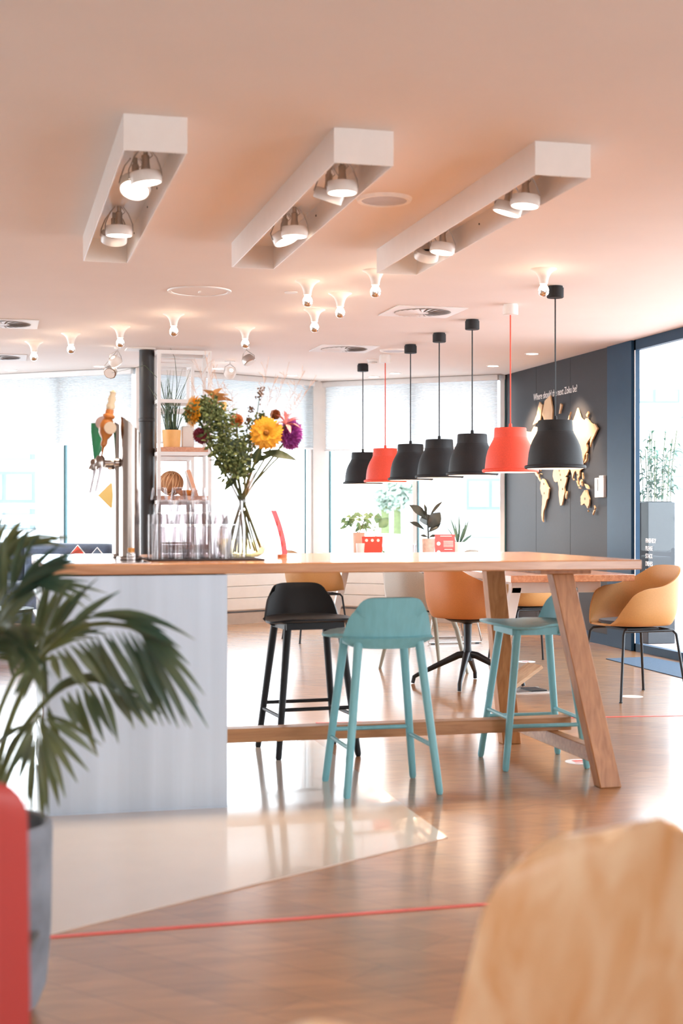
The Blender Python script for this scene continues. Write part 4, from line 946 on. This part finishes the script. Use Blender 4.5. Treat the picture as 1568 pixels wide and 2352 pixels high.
pom('wine_dahlia', 'wine red pompom flower at the left beneath the yellow one', 463, 1000, .042, .0, M('wine_petal', lin(176, 80, 102), .6, var=.2, scale=30), (585, 1266))
pom('apricot_dahlia', 'apricot flower tucked at the middle top of the bouquet', 543, 966, .034, .05, M('apricot_petal', lin(232, 160, 100), .6, var=.15, scale=30), (560, 1270))
pom('rust_dahlia', 'rust brown flower just above the large yellow one', 632, 952, .026, .03, M('rust_petal', lin(170, 104, 66), .6, var=.2, scale=30), (548, 1270))
def lily(lab, px, py, dd, dirs, mat, wd, L_):
    t = flower_thing('spider_lily', lab); c_ = VP(px, py, dd); build('stem', MB().path(stemline(575, 1262, px, py, dd), .004, 8), m_stem, t); b = MB()
    for (x, y, z) in dirs:
        d = (RV*x+FV*y+Vector((0, 0, z))).normalized(); b.leaf(c_, c_+d*L_, wd, Vector((0, 0, 1)), .15, 6, .3, .5)
    build('petals', b, mat, t, ang=180)
m_pink = M('pink_petal', lin(240, 170, 170), .5, var=.1); m_peach = M('peach_petal', lin(224, 180, 124), .5, var=.12)
lily('pale pink lily above the purple flower', 656, 975, -.02, [(1, 0, .5), (.5, 0, 1), (-.1, -.2, 1.2), (-.7, -.3, .8), (.9, -.4, -.1), (.3, -.8, -.4), (-.4, -.6, .1), (1.2, .1, .9)], m_pink, .022, .075)
lily('peach lily at the top left of the bouquet', 492, 925, .02, [(1, 0, .2), (.5, -.2, 1), (-.6, -.3, .8), (.9, -.5, .6), (-1, -.2, .0), (-.2, -.8, -.6), (.5, -.6, -.3)], m_peach, .06, .09)
# green amaranth: drooping plumes of small clustered leaves
m_amar = leafmat('plume_green', lin(70, 90, 54), lin(136, 148, 92), .7, .15, 40)
m_amar2 = leafmat('leaf_green', lin(44, 62, 46), lin(92, 106, 70), .5, .2, 20)
def plume(lab, pts, rads, root, dd=0, n=420, seed=1):
    t = thing('green_plume', lab, 'foliage stem', VC, 0, 'green plumes in the bouquet'); r = random.Random(seed)
    P = [VP(x, y, dd) for x, y in pts]
    build('stem', MB().path(stemline(*root, *pts[0], dd)[:-1]+P, .004, 6), m_stem, t); b = MB()
    for i in range(n):
        f = r.random()*(len(P)-1); k = min(int(f), len(P)-2); c_ = P[k].lerp(P[k+1], f-k); rr = (rads[k]+(rads[k+1]-rads[k])*(f-k))*kv
        v = Vector((r.gauss(0, 1), r.gauss(0, 1), r.gauss(0, 1))).normalized()*rr*r.random()**.4
        if r.random() < .5: b.ball(c_+v, r.uniform(.0035, .007), 1)
        else: b.leaf(c_+v, c_+v*1.2+Vector((r.uniform(-1, 1), r.uniform(-1, 1), r.uniform(-1, .3)))*.022, .014, (r.uniform(-1, 1), -1, r.uniform(-1, 1)), 0, 3)
    f = build('plume', b, m_amar, t, ang=180); f['kind'] = 'stuff'
plume('broad green plume hanging down the left middle of the bouquet', [(545, 1085), (520, 1020), (500, 965), (474, 935)], [34, 46, 44, 32], (520, 1270), -.06, 900, 1)
plume('green plume reaching to the yellow sideways flower', [(530, 1040), (500, 960), (470, 935), (438, 950)], [16, 28, 28, 24], (590, 1268), -.03, 600, 2)
plume('green plume drooping towards the vase rim', [(560, 1085), (535, 1060), (515, 1060), (505, 1035)], [14, 26, 24, 18], (565, 1272), -.07, 480, 3)
plume('dark green sprig behind the large yellow flower', [(565, 1060), (575, 1010), (590, 975), (600, 955)], [10, 22, 24, 14], (535, 1270), .05, 300, 4)
t = thing('leafy_stem', 'dark leafy stem under the large yellow flower', 'foliage stem', VC, 0); build('stem', MB().path(stemline(525, 1268, 650, 1040, .0), .004, 6), m_stem, t)
for (a_, b_, wd) in (((600, 1040), (683, 1054), .05), ((575, 1075), (555, 1030), .04), ((585, 1070), (600, 1020), .045), ((590, 1060), (625, 1045), .03), ((545, 1095), (515, 1125), .035), ((560, 1090), (590, 1075), .03), ((560, 1060), (545, 1000), .05), ((550, 1050), (520, 1000), .05)):
    build('leaf', MB().leaf(VP(*a_, -.03), VP(*b_, -.05), wd, -FV+Vector((0, 0, .7)), .05, 7), m_amar2, t, ang=180)
m_dry = M('dry_grass', lin(206, 180, 168), .8)
def grass(lab, tips, root, seed):
    t = thing('dry_grass_sprig', lab, 'dried grass', VC, 0, 'dried grasses in the bouquet'); r = random.Random(seed)
    for (x, y) in tips:
        L_ = stemline(*root, x, y, r.uniform(-.03, .06)); b = MB().path(L_, [.0015, .0015, .0015, .0012, .001, .0007], 5)
        for k in range(12):
            p = L_[4].lerp(L_[5], .1+.9*k/12); b.path([p, p+RV*r.uniform(-.03, .03)+Vector((0, 0, r.uniform(.015, .05)))], [.0007, .0012], 4)
        build('stalk', b, m_dry, t)
grass('wispy pale dried grasses fanning out at the top right of the bouquet', [(700, 850), (720, 875), (660, 850), (632, 868), (690, 905), (615, 835)], (545, 1270), 1)
grass('wispy pale dried grasses rising at the top left of the bouquet', [(450, 830), (470, 815), (490, 840), (440, 880), (515, 880), (530, 900)], (570, 1270), 2)
t = thing('seed_head_stem', 'brown seed head on a thin stem at the top of the bouquet', 'dried flower', VC, 0)
build('stem', MB().path(stemline(556, 1272, 597, 905, 0), .002, 6), m_stem, t); m_seed = M('seed_brown', lin(112, 84, 64), .9, var=.2); r = random.Random(4)
for (cx, cy, n, s_) in ((597, 902, 40, 11), (577, 940, 22, 8), (570, 968, 16, 7)):
    b = MB()
    for i in range(n): b.ball(VP(cx+r.gauss(0, s_*.45), cy+r.gauss(0, s_*.7), r.uniform(-.015, .015)), r.uniform(.003, .0055), 1)
    build('seed_head', b, m_seed, t)

# ------------------------------------------------------------------ shelving behind
def make_shelf(lab):
    t = thing('shelving_unit', lab, 'shelving unit', (1.47, 12.87, 0), 0, 'white steel frame shelving units')
    W_, D_, H_ = .46, .34, 2.68; s = .032
    for x in (0, W_):
        for y in (0, D_): build('post', MB().box((x, y, H_/2), (s, s, H_)), m_frame, t)
    b = MB()
    for z in (H_-s/2, 2.22, 1.745, 1.305, .86, .42, .05):
        build('cross_rail', MB().box((W_/2, 0, z), (W_-s, s, s)).box((W_/2, D_, z), (W_-s, s, s)).box((0, D_/2, z), (s, D_-s, s)).box((W_, D_/2, z), (s, D_-s, s)), m_frame, t)
    for z in (1.762, 1.322, .876): build('shelf', MB().bb((.0, -.01, z), (W_, D_+.01, z+.042)), m_dtop, t)
    return t
sh = make_shelf('nearer white frame shelving unit with wooden shelves beside the black duct')
dup(sh, (1.47, 14.0, 0), 0, 'farther white frame shelving unit seen through the nearer one')
SH1, SH2 = 1.762+.0425, 1.322+.0425
t = pot('grass_plant', 'ochre pot with long thin grass on the upper shelf', (1.60, 13.0, SH1), .085, .16, M('ochre_pot', lin(232, 178, 108), .55))
r = random.Random(9); b = MB()
for i in range(46):
    a = r.uniform(0, 2*pi); L_ = r.uniform(.22, .62); o = r.uniform(.02, .13)*(1+L_); p0 = Vector((r.uniform(-.05, .05), r.uniform(-.05, .05), .13))
    b.path([p0, p0+Vector((cos(a)*o*.35, sin(a)*o*.35, L_*.6)), p0+Vector((cos(a)*o, sin(a)*o*.6, L_))], [.004, .003, .0008], 4)
b.path([(0, 0, .14), (-.1, -.03, .6), (-.25, -.06, .74), (-.55, -.1, .66)], [.003, .003, .002, .001], 4)
b.path([(.02, 0, .14), (.05, 0, .6), (.03, 0, .82), (-.03, 0, .95)], [.003, .003, .002, .001], 4)
build('blades', b, leafmat('grass_green', lin(50, 74, 52), lin(96, 116, 80), .5, .1), t)['kind'] = 'stuff'
tag(build('white_box', MB().bb((1.695, 13.0, SH1), (1.81, 13.16, SH1+.2)), m_white, bevel=.012), 'white rounded box beside the ochre pot on the shelf', 'box')
t = thing('wicker_ball', 'round woven wicker object on the lower shelf', 'basket', (1.60, 13.03, SH2)); b = MB()
for k in range(12):
    m_ = Matrix.Rotation(k*pi/12, 3, 'Z') @ Matrix.Rotation(pi/2+.2*(k % 3), 3, 'X'); b.path([Vector((0, 0, .115))+m_ @ Vector((.11*cos(a*pi/14), .11*sin(a*pi/14), 0)) for a in range(29)], .006, 5)
b.ball((0, 0, .115), .098, 3); build('weave', b, M('wicker', lin(206, 160, 118), .7, var=.15), t)
tag(build('orange_bowl', MB().lathe([(0, .006), (.05, .008), (.11, .05), (.114, .05), (.055, 0), (0, 0)], 32, (1.73, 12.97, SH2)), M('orange_glaze', lin(236, 160, 80), .35, coat=.4)), 'shallow orange bowl on the lower shelf before the wicker ball', 'bowl')
t = thing('leaning_book', 'white covered book leaning on the lower shelf', 'book', (1.84, 12.93, SH2+.004), 0)
mr = Matrix.Rotation(R(-18), 3, 'Y')
build('cover', MB().box(mr @ Vector((-.03, 0, .125)), (.035, .15, .25), mr), m_print, t); build('spine', MB().box(mr @ Vector((-.031, -.076, .125)), (.034, .003, .25), mr), M('peach_spine', lin(222, 170, 140), .6), t)

# ------------------------------------------------------------------ sofa at the left window
a_d = (A1-A0).normalized(); ang = math.atan2(a_d.y, a_d.x)
sp = A0.lerp(A1, .44)+Vector((-.612, -.791))*.62
t = thing('sofa', 'blue grey sofa along the left window behind the bar', 'sofa', (sp.x, sp.y, 0), ang)
build('base', MB().bb((-1.3, -.55, .12), (1.05, .3, .4)), m_sofa, t, bevel=.03)
build('back', MB().bb((-1.3, .12, .4), (1.05, .3, .80)), m_sofa, t, bevel=.05)
for x0, x1 in ((-1.29, -.02), (.0, 1.05)):
    build('back_cushion', MB().bb((x0, -.06, .44), (x1, .14, .90)), m_sofa, t, bevel=.06); build('seat_cushion', MB().bb((x0, -.55, .4), (x1, -.02, .52)), m_sofa, t, bevel=.04)
for x in (-1.2, .95):
    for y in (-.48, .22): build('leg', MB().rod((x, y, 0), (x, y, .12), .018), m_blackmetal, t)
def cushion(lab, px, mat, trim, s_):
    best = min((abs(PX(sp3(x, -.16))[0]-px), x) for x in [i*.01-1.3 for i in range(235)])[1]
    c_ = sp3(best, -.16); c_.z = .525+s_*1.05; t = thing('scatter_cushion', lab, 'cushion', c_, ang)
    build('pillow', MB().lathe([(0, -.05), (s_*.5, -.045), (s_*.95, -.012), (s_, 0), (s_*.95, .012), (s_*.5, .045), (0, .05)], 4, m=Matrix.Rotation(pi/2, 3, 'X')), mat, t, ang=60)
    build('piping', MB().path([(s_*1.0*cos(k*pi/2), 0, s_*1.0*sin(k*pi/2)) for k in range(5)], .008, 6), trim, t)
def sp3(x, y): return Vector((sp.x+cos(ang)*x-sin(ang)*y, sp.y+sin(ang)*x+cos(ang)*y, .7))
cushion('red cushion with white piping on the sofa', 178, m_redcard, m_print, .175); cushion('blue grey cushion with white piping on the sofa', 224, m_sofa, m_print, .165)
t = thing('coffee_table', 'low dark coffee table in front of the sofa, behind the palm', 'table', (.0, 12.6, 0)); build('tabletop', MB().disc(.36, .36, .385, 40), m_blackmetal, t); build('column', MB().rod((0, 0, .01), (0, 0, .36), .025), m_blackmetal, t); build('base', MB().disc(.2, 0, .012, 32), m_blackmetal, t)

# ------------------------------------------------------------------ foreground: palm, red chair, plywood chairs
PC = WD(-44, 1900, 3.42); PC.z = 0
t = thing('potted_palm', 'large palm in a grey stone pot at the left foreground', 'potted plant', PC)
build('pot', MB().lathe([(0, 0), (.10, 0), (.135, .02), (.155, .07), (.166, .2), (.17, .44), (.168, .455), (.160, .46), (.150, .455), (.146, .40), (0, .40)], 48), m_pot, t)
build('soil', MB().disc(.147, .38, .405, 32), m_soil, t)
PD = 3.42
def PP(px, py, dd=0): return WD(px, py, PD+dd)-PC
def bez(P, f):
    k = f*(len(P)-1); i = min(int(k), len(P)-2); g_ = k-i
    p0, p1, p2, p3 = P[max(i-1, 0)], P[i], P[i+1], P[min(i+2, len(P)-1)]
    return .5*((2*p1)+(-p0+p2)*g_+(2*p0-5*p1+4*p2-p3)*g_*g_+(-p0+3*p1-3*p2+p3)*g_**3)
def frond(pts, up, dn, n=26, f0=.3, droop=.35, wd=.026, seed=0):
    """rachis through pixel/depth points; leaflets of length up (above) and dn (below)"""
    r = random.Random(seed); P = [PP(*q) for q in pts]
    C_ = [bez(P, i/24) for i in range(25)]
    b = MB().path(C_, [.009-.0065*i/24 for i in range(25)], 6)
    f = build('rachis', b, m_stem, t); l = MB()
    n = int(n*.8)
    for i in range(n):
        u = f0+(1-f0)*i/(n-1); c_ = bez(P, u); T_ = (bez(P, min(1, u+.02))-bez(P, u-.02)).normalized()
        sd = T_.cross(-FV); sd.normalize()
        if sd.z < 0: sd = -sd
        for s_, L0 in ((1, up), (-1, dn)):
            env = (.55+.45*sin(pi*min(1, .15+.85*(u-f0)/(1-f0))))
            L_ = L0*env*r.uniform(.85, 1.1)
            d = (T_*r.uniform(.85, 1.15)+sd*s_*.62*(1-.5*(i/(n-1)))-FV*r.uniform(-.3, .4)).normalized()
            l.leaf(c_, c_+d*L_, wd*.66*r.uniform(.8, 1.1), -FV+Vector((0, 0, .8)), droop*.5*r.uniform(.2, 1.5), 7, .2, .35)
    build('leaflets', l, m_palm, f, ang=180)
#        px, py, depth offset
def frond2(pts, L_, seed, dd=0, wd=.021):
    """rachis plus leaflets given by their root and tip"""
    r = random.Random(seed); P = [PP(*q) for q in pts]; C_ = [bez(P, i/20) for i in range(21)]
    f = build('rachis', MB().path(C_, [.010-.006*i/20 for i in range(21)], 6), m_stem, t); l = MB()
    for q in L_:
        x0, y0, x1, y1 = q[:4]; dr = q[4] if len(q) > 4 else .06
        e = r.uniform(-.06, .06)
        p0 = PP(x0, y0, dd+r.uniform(-.02, .02)); p1 = PP(x1, y1, dd+e); p1.z += dr*(p1-p0).length*.9
        l.leaf(p0, p1, wd*r.uniform(.85, 1.2), -FV*r.uniform(.6, 1.2)+RV*r.uniform(-.6, .6)+Vector((0, 0, r.uniform(.2, .9))), dr, 8, .18, .4)
    build('leaflets', l, m_palm, f, ang=180)
frond2([(-30, 1890, 0), (15, 1680, 0), (95, 1510, -.02), (190, 1440, -.04), (300, 1440, -.05), (360, 1490, -.05)],
  [(90, 1510, 157, 1335), (110, 1490, 226, 1325), (140, 1465, 276, 1356), (200, 1420, 400, 1440, .22), (205, 1412, 448, 1465, .25), (240, 1418, 382, 1450, .2), (280, 1430, 415, 1488, .15), (300, 1440, 436, 1527, .12), (310, 1450, 425, 1515), (320, 1455, 470, 1596, .1), (330, 1465, 455, 1615, .1), (340, 1480, 478, 1672, .1),
   (325, 1460, 440, 1672, .05), (310, 1455, 428, 1668), (295, 1450, 410, 1672), (280, 1450, 392, 1664), (265, 1450, 375, 1668), (250, 1452, 356, 1662), (235, 1455, 352, 1640), (220, 1458, 330, 1650), (205, 1462, 300, 1625), (190, 1468, 282, 1600), (175, 1472, 262, 1590), (160, 1480, 245, 1580), (145, 1485, 215, 1600), (130, 1492, 190, 1580), (118, 1500, 140, 1565, .1), (105, 1505, 112, 1615, .1), (95, 1512, 55, 1610, .1), (85, 1520, 30, 1600, .1)], 21, -.08)
frond2([(-30, 1890, .03), (10, 1760, .03), (70, 1650, .03), (150, 1575, .03), (240, 1565, .03), (300, 1600, .03)],
  [(300, 1595, 372, 1640, .1), (290, 1590, 360, 1665), (275, 1580, 338, 1672), (255, 1575, 308, 1676), (240, 1570, 300, 1660), (225, 1570, 272, 1708), (205, 1572, 262, 1690), (190, 1575, 240, 1705), (175, 1580, 225, 1738), (155, 1588, 205, 1690), (140, 1600, 180, 1680), (200, 1560, 330, 1600, .1), (170, 1555, 300, 1570, .1), (140, 1570, 260, 1560, .1), (120, 1590, 225, 1545, .1), (105, 1605, 190, 1545, .1), (110, 1620, 140, 1700), (95, 1640, 110, 1720)], 22, 0)
frond2([(-30, 1890, -.08), (10, 1800, -.1), (60, 1690, -.1), (92, 1640, -.1)],
  [(100, 1650, 222, 1735), (98, 1660, 205, 1772), (95, 1668, 178, 1798), (95, 1680, 150, 1832), (92, 1690, 136, 1852), (90, 1700, 112, 1872), (88, 1690, 92, 1868), (85, 1690, 62, 1850), (80, 1680, 40, 1800), (78, 1670, 20, 1780), (74, 1660, 5, 1750), (100, 1640, 235, 1712), (96, 1720, 98, 1880), (70, 1660, -20, 1720), (80, 1700, 72, 1870)], 23, -.12, .019)
frond([(-45, 1890, 0), (-40, 1650, .02), (-20, 1480, .05), (20, 1370, .08), (80, 1340, .1)], .22, .24, 22, .45, .4, .028, 4)
frond([(-50, 1890, .05), (-60, 1600, .1), (-60, 1420, .15), (-30, 1310, .2), (20, 1260, .25)], .2, .24, 22, .45, .4, .028, 5)
frond([(-50, 1890, 0), (-90, 1650, 0), (-160, 1480, 0), (-260, 1420, 0), (-340, 1460, 0)], .25, .28, 24, .4, .4, .028, 7)
frond([(-40, 1890, -.05), (-60, 1660, -.2), (-50, 1520, -.32), (-10, 1450, -.42), (50, 1470, -.5)], .16, .2, 22, .45, .5, .026, 8)
frond([(-40, 1890, .05), (-20, 1700, .15), (30, 1560, .2), (90, 1480, .25), (140, 1440, .3)], .2, .2, 20, .5, .3, .028, 9)

def chair_simple(name, lab, mat, legmat, back_w, back_h, rec, corner, metal_r=.011, inset=0):
    t = thing(name, lab, 'chair'); b = MB(); z0 = .80-back_h; tr = math.tan(R(rec))
    def fn(u, v):
        x = 2*u-1; zz = z0+back_h*v
        k = max(0, (v-(1-corner/back_h))/(corner/back_h)); hw = back_w/2
        xe = hw-corner*(1-math.sqrt(max(0, 1-k*k)))*1.0
        crown = .022*(1-x*x)*v-.022*v
        return Vector((x*xe, -.2-(zz-z0)*tr+.05*x*x, zz+crown))
    b.sheet(fn, 26, 30, .014); build('backrest', b, mat, t, ang=60)
    b = MB(); b.sheet(lambda u, v: Vector(((2*u-1)*(back_w/2-inset-.03*abs(2*v-1)**6), -.2+.42*v, .445+.02*(2*v-1)**2*(1 if v > .5 else .3)-(.0 if v < .8 else (v-.8)*.12))), 14, 14, .016); build('seat', b, mat, t, ang=60)
    if z0 > .5:
        for s_ in (-1, 1): build('back_support', MB().path([(s_*.14, -.16, .44), (s_*.14, -.2, .47), (s_*.14, -.2-(z0+.06-z0)*tr, z0+.06)], .01, 8), legmat, t)
    for sx in (-1, 1):
        for sy in (-1, 1): build('leg', MB().path([(sx*(.15-inset), .0+sy*.14, .44), (sx*(.2-1.4*inset), sy*.22, 0)], metal_r, 10), legmat, t)
    build('seat_frame', MB().bb((-.16, -.15, .425), (.16, .15, .437)), legmat, t)
    return t
rc = chair_simple('red_chair', 'red plastic chair cut off by the left edge of the photo', m_redchair, m_blackmetal, .42, .44, 3, .07, inset=.07)
q = WD(38, 1775, 2.2); fz = math.atan2(CP, SP)-pi/2
rc.rotation_euler = (0, 0, -PSI); 
off = Vector((-.21, 0, 0)); rc.location = (q.x+off.x*CP+.25*SP, q.y-off.x*SP+.25*CP, 0)
pc = chair_simple('plywood_chair', 'curved plywood chair in the lower right foreground', m_ply, m_blackmetal, .44, .36, 22, .15)
# back faces away-right: local -Y (recline direction) = away and to the right
pa = -PSI-R(45)+pi
pc.rotation_euler = (0, 0, pa); q = WD(1530, 1895, 1.86)
bk = Matrix.Rotation(pa, 3, 'Z') @ Vector((0, -.2-.36*math.tan(R(22)), 0)); pc.location = (q.x-bk.x, q.y-bk.y, 0)
pc2 = dup(pc, (0, 0, 0), 0, 'plywood chair of which only the top edge shows at the bottom')
pa2 = -PSI+pi+R(4); q = WD(726, 2330, 1.115); bk = Matrix.Rotation(pa2, 3, 'Z') @ Vector((0, -.2-.36*math.tan(R(22)), 0))
pc2.rotation_euler = (0, 0, pa2); pc2.location = (q.x-bk.x, q.y-bk.y, 0)
